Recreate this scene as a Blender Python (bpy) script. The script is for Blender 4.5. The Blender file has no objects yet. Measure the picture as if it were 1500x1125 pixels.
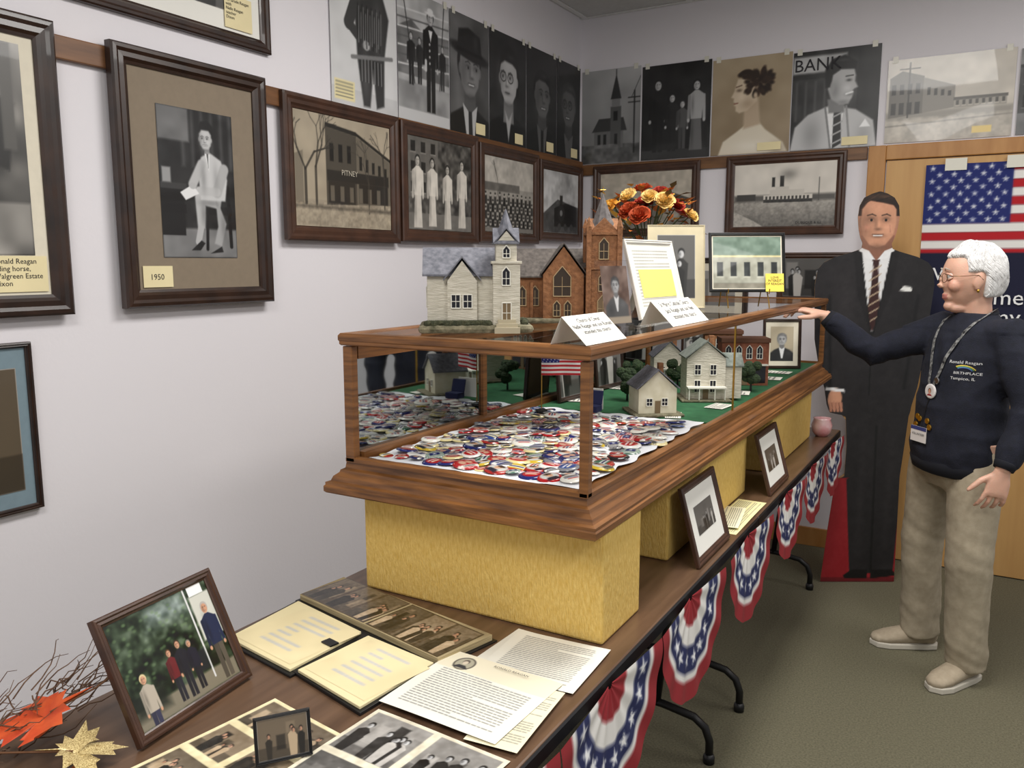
import bpy, bmesh, math, random
import numpy as np
from mathutils import Vector, Matrix, Euler, noise
from mathutils.bvhtree import BVHTree
random.seed(4); rng=np.random.RandomState(3)
SC=bpy.context.scene; COL=SC.collection
V=Vector
try: SC.view_settings.view_transform='Standard'
except Exception: pass

# ------------------------------------------------------------ materials
def lin(c):
    return tuple(((x/255)/12.92 if x/255<=.04045 else ((x/255+.055)/1.055)**2.4) for x in c)
MC={}
def M(name,rgb,rough=.5,metal=0.,var=0.,scale=10.,bump=0.,bscale=60.,coat=0.,stretch=(1,1,1),rgb2=None,detail=4):
    if name in MC: return MC[name]
    m=bpy.data.materials.new(name); m.use_nodes=True; nt=m.node_tree; b=nt.nodes['Principled BSDF']
    b.inputs['Roughness'].default_value=rough; b.inputs['Metallic'].default_value=metal
    b.inputs['Coat Weight'].default_value=coat
    c=lin(rgb)+(1,)
    b.inputs['Base Color'].default_value=c
    tc=nt.nodes.new('ShaderNodeTexCoord'); mp=nt.nodes.new('ShaderNodeMapping'); mp.inputs['Scale'].default_value=stretch
    nt.links.new(tc.outputs['Object'],mp.inputs[0])
    if var>0 or rgb2:
        n=nt.nodes.new('ShaderNodeTexNoise'); n.inputs['Scale'].default_value=scale; n.inputs['Detail'].default_value=detail
        nt.links.new(mp.outputs[0],n.inputs[0])
        r=nt.nodes.new('ShaderNodeValToRGB')
        if rgb2: c1=c; c2=lin(rgb2)+(1,)
        else:
            c1=tuple(x*(1-var) for x in c[:3])+(1,); c2=tuple(min(1,x*(1+var)) for x in c[:3])+(1,)
        r.color_ramp.elements[0].position=.3; r.color_ramp.elements[1].position=.7
        r.color_ramp.elements[0].color=c1; r.color_ramp.elements[1].color=c2
        nt.links.new(n.outputs[0],r.inputs[0]); nt.links.new(r.outputs[0],b.inputs['Base Color'])
    if bump>0:
        n2=nt.nodes.new('ShaderNodeTexNoise'); n2.inputs['Scale'].default_value=bscale; n2.inputs['Detail'].default_value=5
        nt.links.new(mp.outputs[0],n2.inputs[0])
        bp=nt.nodes.new('ShaderNodeBump'); bp.inputs['Strength'].default_value=bump; bp.inputs['Distance'].default_value=.01
        nt.links.new(n2.outputs[0],bp.inputs['Height']); nt.links.new(bp.outputs[0],b.inputs['Normal'])
    MC[name]=m; return m
def attrmat(name,rough=.5,coat=0.,bump=0.,bscale=100,sss=0):
    if name in MC: return MC[name]
    m=bpy.data.materials.new(name); m.use_nodes=True; nt=m.node_tree; b=nt.nodes['Principled BSDF']
    a=nt.nodes.new('ShaderNodeAttribute'); a.attribute_name='Col'
    nt.links.new(a.outputs['Color'],b.inputs['Base Color'])
    b.inputs['Roughness'].default_value=rough; b.inputs['Coat Weight'].default_value=coat
    if sss: b.inputs['Subsurface Weight'].default_value=sss; b.inputs['Subsurface Scale'].default_value=.01
    if bump:
        n2=nt.nodes.new('ShaderNodeTexNoise'); n2.inputs['Scale'].default_value=bscale
        tc=nt.nodes.new('ShaderNodeTexCoord'); nt.links.new(tc.outputs['Object'],n2.inputs[0])
        bp=nt.nodes.new('ShaderNodeBump'); bp.inputs['Strength'].default_value=bump; bp.inputs['Distance'].default_value=.005
        nt.links.new(n2.outputs[0],bp.inputs['Height']); nt.links.new(bp.outputs[0],b.inputs['Normal'])
    MC[name]=m; return m
def glassmat(name,tint=.99,k=.5):
    m=bpy.data.materials.new(name); m.use_nodes=True; nt=m.node_tree; nt.nodes.clear()
    o=nt.nodes.new('ShaderNodeOutputMaterial'); mx=nt.nodes.new('ShaderNodeMixShader')
    t=nt.nodes.new('ShaderNodeBsdfTransparent'); t.inputs[0].default_value=(tint,tint,tint,1)
    g=nt.nodes.new('ShaderNodeBsdfGlossy'); g.inputs['Roughness'].default_value=.01
    lw=nt.nodes.new('ShaderNodeLayerWeight'); lw.inputs['Blend'].default_value=.5
    p=nt.nodes.new('ShaderNodeMath'); p.operation='POWER'; p.inputs[1].default_value=5
    q=nt.nodes.new('ShaderNodeMath'); q.operation='MULTIPLY_ADD'; q.inputs[1].default_value=k; q.inputs[2].default_value=.02
    nt.links.new(lw.outputs['Facing'],p.inputs[0]); nt.links.new(p.outputs[0],q.inputs[0]); nt.links.new(q.outputs[0],mx.inputs[0])
    nt.links.new(t.outputs[0],mx.inputs[1]); nt.links.new(g.outputs[0],mx.inputs[2]); nt.links.new(mx.outputs[0],o.inputs[0])
    return m
GLASS=glassmat('clear_glass',.99,.4)
PHOTO=attrmat('photo_print',.35,coat=.2); PAPERP=attrmat('printed_paper',.7); CARDP=attrmat('printed_card',.45); CLOTHP=attrmat('printed_cloth',.85)
WALL=M('wall_paint',(232,228,232),.75,var=.015,scale=1.5,bump=.05,bscale=90)
CEIL=M('ceiling_tile',(204,204,202),.9,var=.04,scale=40,bump=.2,bscale=120)
CARPET=M('carpet_pile',(92,88,68),.95,rgb2=(122,117,94),scale=160,bump=.6,bscale=400)
RAILW=M('rail_wood',(92,58,32),.45,rgb2=(128,86,50),scale=5,stretch=(1,1,9))
DOORW=M('door_wood',(192,146,88),.5,rgb2=(206,162,102),scale=3,stretch=(6,6,.6))
TRIMW=M('door_trim_wood',(170,116,58),.45,rgb2=(190,138,78),scale=4,stretch=(5,5,1))
DARKW=M('dark_frame_wood',(34,22,17),.35,rgb2=(58,38,28),scale=14,coat=.2)
BROWNW=M('walnut_frame_wood',(54,34,24),.4,rgb2=(78,50,35),scale=14,coat=.1)
CASEW=M('case_oak',(88,54,26),.4,rgb2=(148,98,52),scale=7,stretch=(1.3,.6,16),coat=.12,bump=.04,bscale=40,detail=6)
TABLEW=M('table_laminate',(84,62,46),.3,rgb2=(112,86,66),scale=5,stretch=(7,.8,7))
BLACK=M('black_metal',(22,21,21),.4,metal=.3)
BLACKP=M('black_plastic',(20,20,22),.45)
YELL=M('yellow_slub_cloth',(220,178,86),.85,rgb2=(240,206,122),scale=80,stretch=(2.5,2.5,.6),bump=.45,bscale=140)
WHITEC=M('white_cloth',(226,228,232),.8,var=.03,scale=8)
GREEN=M('green_felt',(34,84,52),.95,rgb2=(44,102,62),scale=30)
CREAM=M('cream_paper',(236,222,176),.75,var=.05,scale=9)
WHITEP=M('white_paper',(238,236,228),.7,var=.02,scale=9)
YNOTE=M('yellow_note',(246,220,90),.7)
INK=M('ink',(40,38,42),.7); WINK=M('white_ink',(240,240,240),.6)
BRASS=M('brass',(190,150,70),.3,metal=1)
GREYMAT=M('taupe_mat_board',(136,122,104),.8,var=.04,scale=50)
BLUEMAT=M('blue_mat_board',(122,142,152),.8,var=.04,scale=50)
CREAMMAT=M('cream_mat_board',(226,218,198),.8,var=.03,scale=50)

# ------------------------------------------------------------ geometry builder
class G:
    def __init__(s,mtx=None): s.v=[]; s.f=[]; s.M=mtx or Matrix.Identity(4)
    def add(s,vs,fs):
        o=len(s.v); s.v+= [s.M@V(p) for p in vs]; s.f+=[tuple(i+o for i in f) for f in fs]; return s
    def box(s,x0,y0,z0,x1,y1,z1):
        return s.add([(x0,y0,z0),(x1,y0,z0),(x1,y1,z0),(x0,y1,z0),(x0,y0,z1),(x1,y0,z1),(x1,y1,z1),(x0,y1,z1)],
              [(0,3,2,1),(4,5,6,7),(0,1,5,4),(1,2,6,5),(2,3,7,6),(3,0,4,7)])
    def obox(s,O,U,W,N,u,w,n):
        O=V(O);U=V(U)*u;W=V(W)*w;N=V(N)*n
        return s.add([O,O+U,O+U+W,O+W,O+N,O+U+N,O+U+W+N,O+W+N],[(0,3,2,1),(4,5,6,7),(0,1,5,4),(1,2,6,5),(2,3,7,6),(3,0,4,7)])
    def loft(s,pts,rad,n=16,hint=(0,0,1),cap=True,closed=False):
        pts=[V(p) for p in pts]; L=len(pts); hint=V(hint); vs=[];fs=[]
        for i,p in enumerate(pts):
            if closed: T=(pts[(i+1)%L]-pts[i-1])
            else: T=pts[min(i+1,L-1)]-pts[max(i-1,0)]
            T=T.normalized(); S=T.cross(hint)
            if S.length<.05: S=T.cross(V((1,.3,.1)))
            S.normalize(); B=S.cross(T)
            r=rad[i] if isinstance(rad,(list,tuple)) and len(rad)==L else rad
            a,b=(r if isinstance(r,(tuple,list)) else (r,r))
            for k in range(n):
                t=2*math.pi*k/n; vs.append(p+S*(a*math.cos(t))+B*(b*math.sin(t)))
        m=L if closed else L-1
        for i in range(m):
            j=(i+1)%L
            for k in range(n):
                k2=(k+1)%n; fs.append((i*n+k,i*n+k2,j*n+k2,j*n+k))
        if cap and not closed:
            vs+= [pts[0],pts[-1]]; a=len(vs)-2
            for k in range(n):
                k2=(k+1)%n; fs.append((a,k2,k)); fs.append((a+1,(L-1)*n+k,(L-1)*n+k2))
        return s.add(vs,fs)
    def cyl(s,p,q,r,r2=None,n=16): return s.loft([p,q],[r,r if r2 is None else r2],n)
    def sph(s,c,r,n=16,m=10,mtx=None):
        r=r if isinstance(r,(tuple,list)) else (r,r,r); vs=[];fs=[]
        for i in range(1,m):
            ph=math.pi*i/m
            for k in range(n):
                t=2*math.pi*k/n; p=V((r[0]*math.sin(ph)*math.cos(t),r[1]*math.sin(ph)*math.sin(t),r[2]*math.cos(ph)))
                vs.append((mtx@p if mtx else p)+V(c))
        for i in range(m-2):
            for k in range(n):
                k2=(k+1)%n; fs.append((i*n+k,(i+1)*n+k,(i+1)*n+k2,i*n+k2))
        t=V((0,0,r[2])); t=mtx@t if mtx else t
        vs+= [V(c)+t,V(c)-t]; a=len(vs)-2
        for k in range(n):
            k2=(k+1)%n; fs.append((a,k,k2)); fs.append((a+1,(m-2)*n+k2,(m-2)*n+k))
        return s.add(vs,fs)
    def lathe(s,c,prof,n=24):
        vs=[];fs=[];c=V(c)
        for r,z in prof:
            for k in range(n):
                t=2*math.pi*k/n; vs.append(c+V((r*math.cos(t),r*math.sin(t),z)))
        for i in range(len(prof)-1):
            for k in range(n):
                k2=(k+1)%n; fs.append((i*n+k,i*n+k2,(i+1)*n+k2,(i+1)*n+k))
        fs.append(tuple(range(n-1,-1,-1))); fs.append(tuple((len(prof)-1)*n+k for k in range(n)))
        return s.add(vs,fs)
    def rings(s,O,U,W,N,w,h,prof,cap0=False,cap1=False):
        O=V(O);U=V(U);W=V(W);N=V(N);vs=[];fs=[]
        for ins,n in prof:
            for a,b in ((ins,ins),(w-ins,ins),(w-ins,h-ins),(ins,h-ins)): vs.append(O+U*a+W*b+N*n)
        L=len(prof)
        for i in range(L-1):
            for k in range(4):
                k2=(k+1)%4; fs.append((i*4+k,i*4+k2,(i+1)*4+k2,(i+1)*4+k))
        if cap0: fs.append((3,2,1,0))
        if cap1: fs.append(tuple((L-1)*4+k for k in range(4)))
        return s.add(vs,fs)
    def prism(s,poly,O,U,W,N,n):
        O=V(O);U=V(U);W=V(W);N=V(N)*n; k=len(poly)
        a=[O+U*x+W*y for x,y in poly]; vs=a+[p+N for p in a]
        fs=[tuple(range(k-1,-1,-1)),tuple(range(k,2*k))]+[(i,(i+1)%k,(i+1)%k+k,i+k) for i in range(k)]
        return s.add(vs,fs)
def empty(name,label,cat,loc,**kw):
    o=bpy.data.objects.new(name,None); o.location=loc; o.empty_display_size=.05; COL.objects.link(o)
    o["label"]=label; o["category"]=cat
    for k,v in kw.items(): o[k]=v
    return o
def mkobj(name,v,f,mat,parent=None,smooth=False,bevel=0,top=None,origin=None,seg=2):
    me=bpy.data.meshes.new(name)
    off=V((0,0,0))
    if parent is not None:
        q=parent
        while q is not None: off=off+V(q.location); q=q.parent
    elif origin is not None: off=V(origin)
    me.from_pydata([tuple(V(p)-off) for p in v],[],f)
    if mat: me.materials.append(mat)
    me.update()
    if smooth: me.polygons.foreach_set('use_smooth',[True]*len(me.polygons))
    o=bpy.data.objects.new(name,me); COL.objects.link(o)
    if parent is not None: o.parent=parent
    elif origin is not None: o.location=off
    if bevel:
        b=o.modifiers.new('b','BEVEL'); b.width=bevel; b.segments=seg; b.limit_method='ANGLE'
    if top:
        for k,x in top.items(): o[k]=x
    return o
def P(parent,name,g,mat,smooth=False,bevel=0,label=None,**kw):
    o=mkobj(name,g.v,g.f,mat,parent,smooth,bevel,**kw)
    if label: o["label"]=label
    return o
def T(name,g,mat,label,cat,origin,smooth=False,bevel=0,**kw):
    d={"label":label,"category":cat}; d.update(kw)
    return mkobj(name,g.v,g.f,mat,None,smooth,bevel,d,origin)
def S(name,g,mat,**k): return mkobj(name,g.v,g.f,mat,top={"kind":"structure"},**k)
def text(parent,s,O,U,W,size,mat,align='LEFT',name='lettering',bvh=None,spacing=1.0):
    cu=bpy.data.curves.new('t','FONT'); cu.body=s; cu.size=size; cu.align_x=align; cu.resolution_u=2; cu.space_line=spacing
    ob=bpy.data.objects.new('t',cu); COL.objects.link(ob)
    bpy.context.view_layer.update()
    me=bpy.data.meshes.new_from_object(ob.evaluated_get(bpy.context.evaluated_depsgraph_get()))
    vs=[v.co.copy() for v in me.vertices]; fs=[tuple(p.vertices) for p in me.polygons]
    bpy.data.objects.remove(ob); bpy.data.curves.remove(cu); bpy.data.meshes.remove(me)
    O=V(O);U=V(U).normalized();W=V(W).normalized();N=U.cross(W)
    out=[]
    for v in vs:
        p=O+U*v.x+W*v.y+N*.0008
        if bvh:
            h=bvh.ray_cast(p+N*.15,-N)
            if h[0]: p=h[0]+N*.0018
        out.append(p)
    return mkobj(name,out,fs,mat,parent)

# ------------------------------------------------------------ painter
def tolin(a):
    return np.where(a<=.04045,a/12.92,((a+.055)/1.055)**2.4)
class C:
    def __init__(s,X,Y,px):
        s.X=X; s.Y=Y; s.s=px; s.c=np.ones((len(X),3)); s.asp=float(X.max()) if len(X) else 1
    def col(s,c):
        if isinstance(c,(int,float)): return np.array([c,c,c],float)
        return np.array(c,float)
    def put(s,al,c,a=1.):
        al=np.clip(al,0,1)[:,None]*a; s.c=s.c*(1-al)+s.col(c)*al
    def d(s,D,c,a=1.,soft=1.): s.put(.5-D/(s.s*soft),c,a)
    def fill(s,c): s.c[:]=s.col(c)
    def vgrad(s,c0,c1,y0=0,y1=1):
        t=np.clip((s.Y-y0)/(y1-y0),0,1)[:,None]; m=((s.Y>=y0)&(s.Y<=y1))[:,None]
        s.c=np.where(m,s.col(c0)*(1-t)+s.col(c1)*t,s.c)
    def rect(s,x0,y0,x1,y1,c,a=1.,soft=1.):
        cx,cy=(x0+x1)/2,(y0+y1)/2
        s.d(np.maximum(abs(s.X-cx)-(x1-x0)/2,abs(s.Y-cy)-(y1-y0)/2),c,a,soft)
    def ell(s,cx,cy,rx,ry,c,rot=0,a=1.,soft=1.):
        x=s.X-cx;y=s.Y-cy;ca,sa=math.cos(rot),math.sin(rot)
        u=(x*ca+y*sa)/rx; w=(-x*sa+y*ca)/ry
        s.d((np.sqrt(u*u+w*w)-1)*min(rx,ry),c,a,soft)
    def blob(s,cx,cy,rx,ry,c,a=.5,rot=0):
        x=s.X-cx;y=s.Y-cy;ca,sa=math.cos(rot),math.sin(rot)
        u=(x*ca+y*sa)/rx; w=(-x*sa+y*ca)/ry
        s.put(np.exp(-1.4*(u*u+w*w)),c,a)
    def line(s,p,q,w,c,a=1.,soft=1.):
        px,py=p;dx,dy=q[0]-px,q[1]-py;L=dx*dx+dy*dy+1e-9
        t=np.clip(((s.X-px)*dx+(s.Y-py)*dy)/L,0,1)
        s.d(np.hypot(s.X-px-t*dx,s.Y-py-t*dy)-w/2,c,a,soft)
    def poly(s,pts,c,a=1.,soft=1.):
        ins=np.zeros(len(s.X),bool); dm=np.full(len(s.X),9.); n=len(pts)
        for i in range(n):
            x0,y0=pts[i];x1,y1=pts[(i+1)%n];dx,dy=x1-x0,y1-y0
            cr=((y0>s.Y)!=(y1>s.Y))
            if dy!=0: ins^= cr&(s.X<(dx*(s.Y-y0)/dy+x0))
            t=np.clip(((s.X-x0)*dx+(s.Y-y0)*dy)/(dx*dx+dy*dy+1e-12),0,1)
            dm=np.minimum(dm,np.hypot(s.X-x0-t*dx,s.Y-y0-t*dy))
        s.d(np.where(ins,-dm,dm),c,a,soft)
    def star(s,cx,cy,r,c):
        s.poly([(cx+(r if i%2==0 else r*.4)*math.sin(math.pi*i/5),cy+(r if i%2==0 else r*.4)*math.cos(math.pi*i/5)) for i in range(10)],c)
    def noise(s,sc,amt,y0=-9,y1=9,x0=-9,x1=9,oct=2):
        v=np.zeros(len(s.X))
        for o in range(oct):
            k=sc*2**o; L=rng.rand(64,64); x=(s.X+3)*k;y=(s.Y+3)*k
            xi=x.astype(int);yi=y.astype(int);fx=x-xi;fy=y-yi;fx=fx*fx*(3-2*fx);fy=fy*fy*(3-2*fy)
            a=L[xi%64,yi%64];b=L[(xi+1)%64,yi%64];c=L[xi%64,(yi+1)%64];e=L[(xi+1)%64,(yi+1)%64]
            v+=((a*(1-fx)+b*fx)*(1-fy)+(c*(1-fx)+e*fx)*fy-.5)/(1.5**o)
        m=(s.Y>=y0)&(s.Y<=y1)&(s.X>=x0)&(s.X<=x1)
        s.c+= (v*amt*m)[:,None]
    def sepia(s,k=.06):
        s.c=np.clip(s.c,0,1)*np.array([1.0,1-k*.6,1-k*1.6])
def paintmesh(name,verts,faces,Cv,mat,parent=None,smooth=False,top=None,origin=None):
    o=mkobj(name,verts,faces,mat,parent,smooth,0,top,origin)
    at=o.data.color_attributes.new('Col','FLOAT_COLOR','POINT')
    c=tolin(np.clip(Cv,0,1)); c=np.concatenate([c,np.ones((len(c),1))],1)
    at.data.foreach_set('color',c.astype(np.float32).ravel()); return o
def picture(parent,name,O,U,W,w,h,fn,mat=None,res=100,warp=None,top=None,origin=None,label=None):
    ny=int(res); nx=max(6,int(res*w/h))
    if nx>220: ny=int(ny*220/nx); nx=220
    O=V(O);U=V(U).normalized();W=V(W).normalized();N=U.cross(W)
    xs=np.linspace(0,w/h,nx+1); ys=np.linspace(0,1,ny+1); X,Y=np.meshgrid(xs,ys); X=X.ravel();Y=Y.ravel()
    c=C(X,Y,1.3/ny); c.asp=w/h; fn(c)
    vs=[]
    for x,y in zip(X,Y):
        p=O+U*(x*h)+W*(y*h)
        if warp: p=p+N*warp(x*h,y*h)
        vs.append(p)
    n=nx+1
    fs=[(j*n+i,j*n+i+1,(j+1)*n+i+1,(j+1)*n+i) for j in range(ny) for i in range(nx)]
    o=paintmesh(name,vs,fs,c.c,mat or PHOTO,parent,bool(warp),top,origin)
    if label: o["label"]=label
    return o

# picture subjects ------------------------------------------------------
def face(c,x,y,s,skin,hair,look=0,glasses=False,smile=True):
    sh=(lambda k: skin*k if not isinstance(skin,tuple) else tuple(min(1,q*k) for q in skin))
    lx=look*s
    c.ell(x-.68*s,y-.05*s,.1*s,.2*s,sh(.72)); c.ell(x+.68*s,y-.05*s,.1*s,.2*s,sh(.85))
    c.poly([(x-.66*s,y+.45*s),(x-.68*s,y-.1*s),(x-.58*s,y-.55*s),(x-.3*s,y-.9*s),(x,y-1.0*s),(x+.3*s,y-.9*s),(x+.58*s,y-.55*s),(x+.68*s,y-.1*s),(x+.66*s,y+.45*s),(x+.4*s,y+.8*s),(x-.4*s,y+.8*s)],skin,soft=2)
    c.blob(x-.55*s+.1*lx,y-.15*s,.3*s,.8*s,sh(.6),.55); c.blob(x+.3*s,y-.25*s,.22*s,.25*s,sh(1.12),.5); c.blob(x,y-.98*s,.5*s,.14*s,sh(.55),.6); c.blob(x+.05*s,y+.5*s,.4*s,.2*s,sh(1.08),.5)
    for e in (-.28,.28):
        ex=x+e*s+.14*lx
        c.blob(ex,y+.08*s,.2*s,.13*s,sh(.5),.75); c.ell(ex,y+.04*s,.1*s,.045*s,sh(.95),a=.8); c.ell(ex+.03*lx,y+.045*s,.05*s,.05*s,.06)
        c.line((ex-.16*s,y+.22*s),(ex+.02*s,y+.27*s),.05*s,sh(.32),a=.8); c.line((ex+.02*s,y+.27*s),(ex+.16*s,y+.21*s),.05*s,sh(.32),a=.8)
        if glasses:
            for k in range(16):
                a0=k*math.pi/8; a1=a0+math.pi/8; c.line((ex+.22*s*math.cos(a0),y+.04*s+.18*s*math.sin(a0)),(ex+.22*s*math.cos(a1),y+.04*s+.18*s*math.sin(a1)),.035*s,.08,a=.9)
    c.blob(x+.1*lx-.1*s,y-.12*s,.09*s,.25*s,sh(.7),.6); c.blob(x+.12*lx+.02*s,y-.15*s,.06*s,.25*s,sh(1.15),.6); c.blob(x+.14*lx,y-.3*s,.16*s,.07*s,sh(.5),.7)
    mx=x+.1*lx; c.blob(mx,y-.56*s,.28*s,.08*s,sh(.5),.8)
    if smile: c.line((mx-.16*s,y-.54*s),(mx+.16*s,y-.54*s),.05*s,.93,a=.85); c.line((mx-.22*s,y-.49*s),(mx,y-.5*s),.03*s,sh(.4),a=.7); c.line((mx+.22*s,y-.49*s),(mx,y-.5*s),.03*s,sh(.4),a=.7)
    else: c.line((mx-.17*s,y-.54*s),(mx+.17*s,y-.54*s),.035*s,sh(.35))
def bust(c,x,y,s,skin=.72,hair=.15,cloth=.12,shirt=None,tie=None,hat=None,glasses=False,female=False,look=0):
    c.poly([(x-2.3*s,y-4.2*s),(x-2.2*s,y-2.5*s),(x-1.3*s,y-1.75*s),(x-.4*s,y-1.35*s),(x+.4*s,y-1.35*s),(x+1.3*s,y-1.75*s),(x+2.2*s,y-2.5*s),(x+2.3*s,y-4.2*s)],cloth,soft=2)
    c.blob(x+1.3*s,y-2.3*s,.8*s,.6*s,min(1,cloth+.12),.5); c.blob(x-1.2*s,y-3*s,.8*s,1*s,cloth*.5,.5)
    c.poly([(x-.36*s,y-.5*s),(x+.36*s,y-.5*s),(x+.42*s,y-1.7*s),(x-.42*s,y-1.7*s)],skin*.68,soft=2)
    if shirt is not None: c.poly([(x-.5*s,y-1.25*s),(x,y-1.6*s),(x+.5*s,y-1.25*s),(x+.15*s,y-3.2*s),(x-.1*s,y-3.2*s)],shirt)
    if tie is not None: c.poly([(x-.12*s,y-1.5*s),(x+.12*s,y-1.5*s),(x+.2*s,y-3.2*s),(x-.1*s,y-3.2*s)],tie)
    if hair is not None:
        c.ell(x-.05*look*s,y+.18*s,.8*s,(.92 if not female else 1.05)*s,hair,soft=2)
        if female: c.ell(x-.62*s,y-.1*s,.26*s,.5*s,hair,soft=2); c.ell(x+.62*s,y-.1*s,.26*s,.5*s,hair,soft=2)
    face(c,x,y,s,skin,hair,look,glasses,shirt is not None)
    if hair is not None:
        c.poly([(x-.74*s,y+.2*s),(x-.6*s,y+.5*s),(x-.3*s,y+.66*s),(x+.3*s,y+.62*s),(x+.62*s,y+.48*s),(x+.74*s,y+.2*s),(x+.72*s,y+.75*s),(x+.4*s,y+1.02*s),(x-.1*s,y+1.1*s),(x-.6*s,y+.9*s)],hair,soft=2.5); c.blob(x+.2*s,y+.85*s,.35*s,.12*s,min(1,hair+.2),.5)
    if hat is not None:
        c.ell(x,y+.55*s,1.35*s,.24*s,hat,rot=-.12,soft=2); c.poly([(x-.85*s,y+.5*s),(x-.75*s,y+1.3*s),(x-.1*s,y+1.45*s),(x+.7*s,y+1.25*s),(x+.85*s,y+.45*s)],hat,soft=2)
        c.line((x-.83*s,y+.62*s),(x+.83*s,y+.56*s),.12*s,hat*.4); c.blob(x+.4*s,y+1*s,.2*s,.35*s,hat+.14,.5)
def fig(c,x,y0,h,top=.2,bot=.2,skin=.75,hair=.15,skirt=False,hat=None,lean=0):
    hd=h*.075
    tt=lambda q,k:(q*k if not isinstance(q,tuple) else tuple(min(1,z*k) for z in q))
    if skirt: c.poly([(x-.1*h,y0),(x-.07*h,y0+.5*h),(x+.07*h,y0+.5*h),(x+.1*h,y0)],bot); c.blob(x-.06*h,y0+.25*h,.03*h,.25*h,tt(bot,.6),.6)
    else:
        c.poly([(x-.075*h,y0),(x-.08*h,y0+.5*h),(x-.0*h,y0+.5*h),(x-.01*h,y0)],tt(bot,.85)); c.poly([(x+.01*h,y0),(x,y0+.5*h),(x+.08*h,y0+.5*h),(x+.075*h,y0)],bot)
    c.poly([(x-.085*h,y0+.45*h),(x-.11*h,y0+.8*h),(x-.03*h,y0+.86*h),(x+.03*h,y0+.86*h),(x+.11*h,y0+.8*h),(x+.085*h,y0+.45*h)],top)
    c.line((x-.11*h,y0+.78*h),(x-.12*h,y0+.45*h),.045*h,tt(top,.8)); c.line((x+.11*h,y0+.78*h),(x+.12*h,y0+.45*h),.045*h,top)
    c.blob(x-.06*h,y0+.65*h,.03*h,.18*h,tt(top,.55),.6)
    c.ell(x-.12*h,y0+.43*h,.02*h,.028*h,skin); c.ell(x+.12*h,y0+.43*h,.02*h,.028*h,skin)
    if hair is not None: c.ell(x,y0+.945*h,hd*.8,hd*.95,hair)
    c.ell(x+lean*hd*.2,y0+.925*h,hd*.62,hd*.84,skin)
    c.blob(x-hd*.3,y0+.92*h,hd*.25,hd*.7,tt(skin,.6),.6); c.blob(x-hd*.2,y0+.945*h,hd*.16,hd*.1,.15,.7); c.blob(x+hd*.25,y0+.945*h,hd*.16,hd*.1,.15,.7); c.blob(x,y0+.895*h,hd*.25,hd*.08,.25,.5)
    if hat is not None: c.ell(x,y0+.975*h,hd*1.1,hd*.25,hat); c.ell(x,y0+1.0*h,hd*.7,hd*.4,hat)
def bldg(c,x0,y0,x1,y1,g,rows=2,cols=5,win=.15,top=True):
    c.rect(x0,y0,x1,y1,g); w=(x1-x0)/cols;h=(y1-y0)/rows; g2=c.col(g)
    for i in range(cols):
        for j in range(rows):
            c.rect(x0+(i+.28)*w,y0+(j+.25)*h,x0+(i+.72)*w,y0+(j+.78)*h,win); c.line((x0+(i+.25)*w,y0+(j+.22)*h),(x0+(i+.75)*w,y0+(j+.22)*h),.012,tuple(np.minimum(1,g2+.15)))
    if top: c.rect(x0-.01,y1-.02,x1+.01,y1+.015,tuple(g2*.6))
def p_horse(c):
    c.vgrad(.25,.5); c.rect(0,0,c.asp,.25,.55); c.noise(6,.25); A=c.asp
    c.ell(A*.55,.42,.22,.13,.2); c.poly([(A*.75,.45),(A*.85,.75),(A*.95,.72),(A*.9,.4)],.18); 
    for k in (.4,.5,.68,.78): c.line((A*k,.4),(A*k,.1),.03,.18)
    fig(c,A*.55,.35,.55,.6,.3); c.rect(A*.88,.5,A*.95,1,.35); c.sepia(.04)
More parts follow.
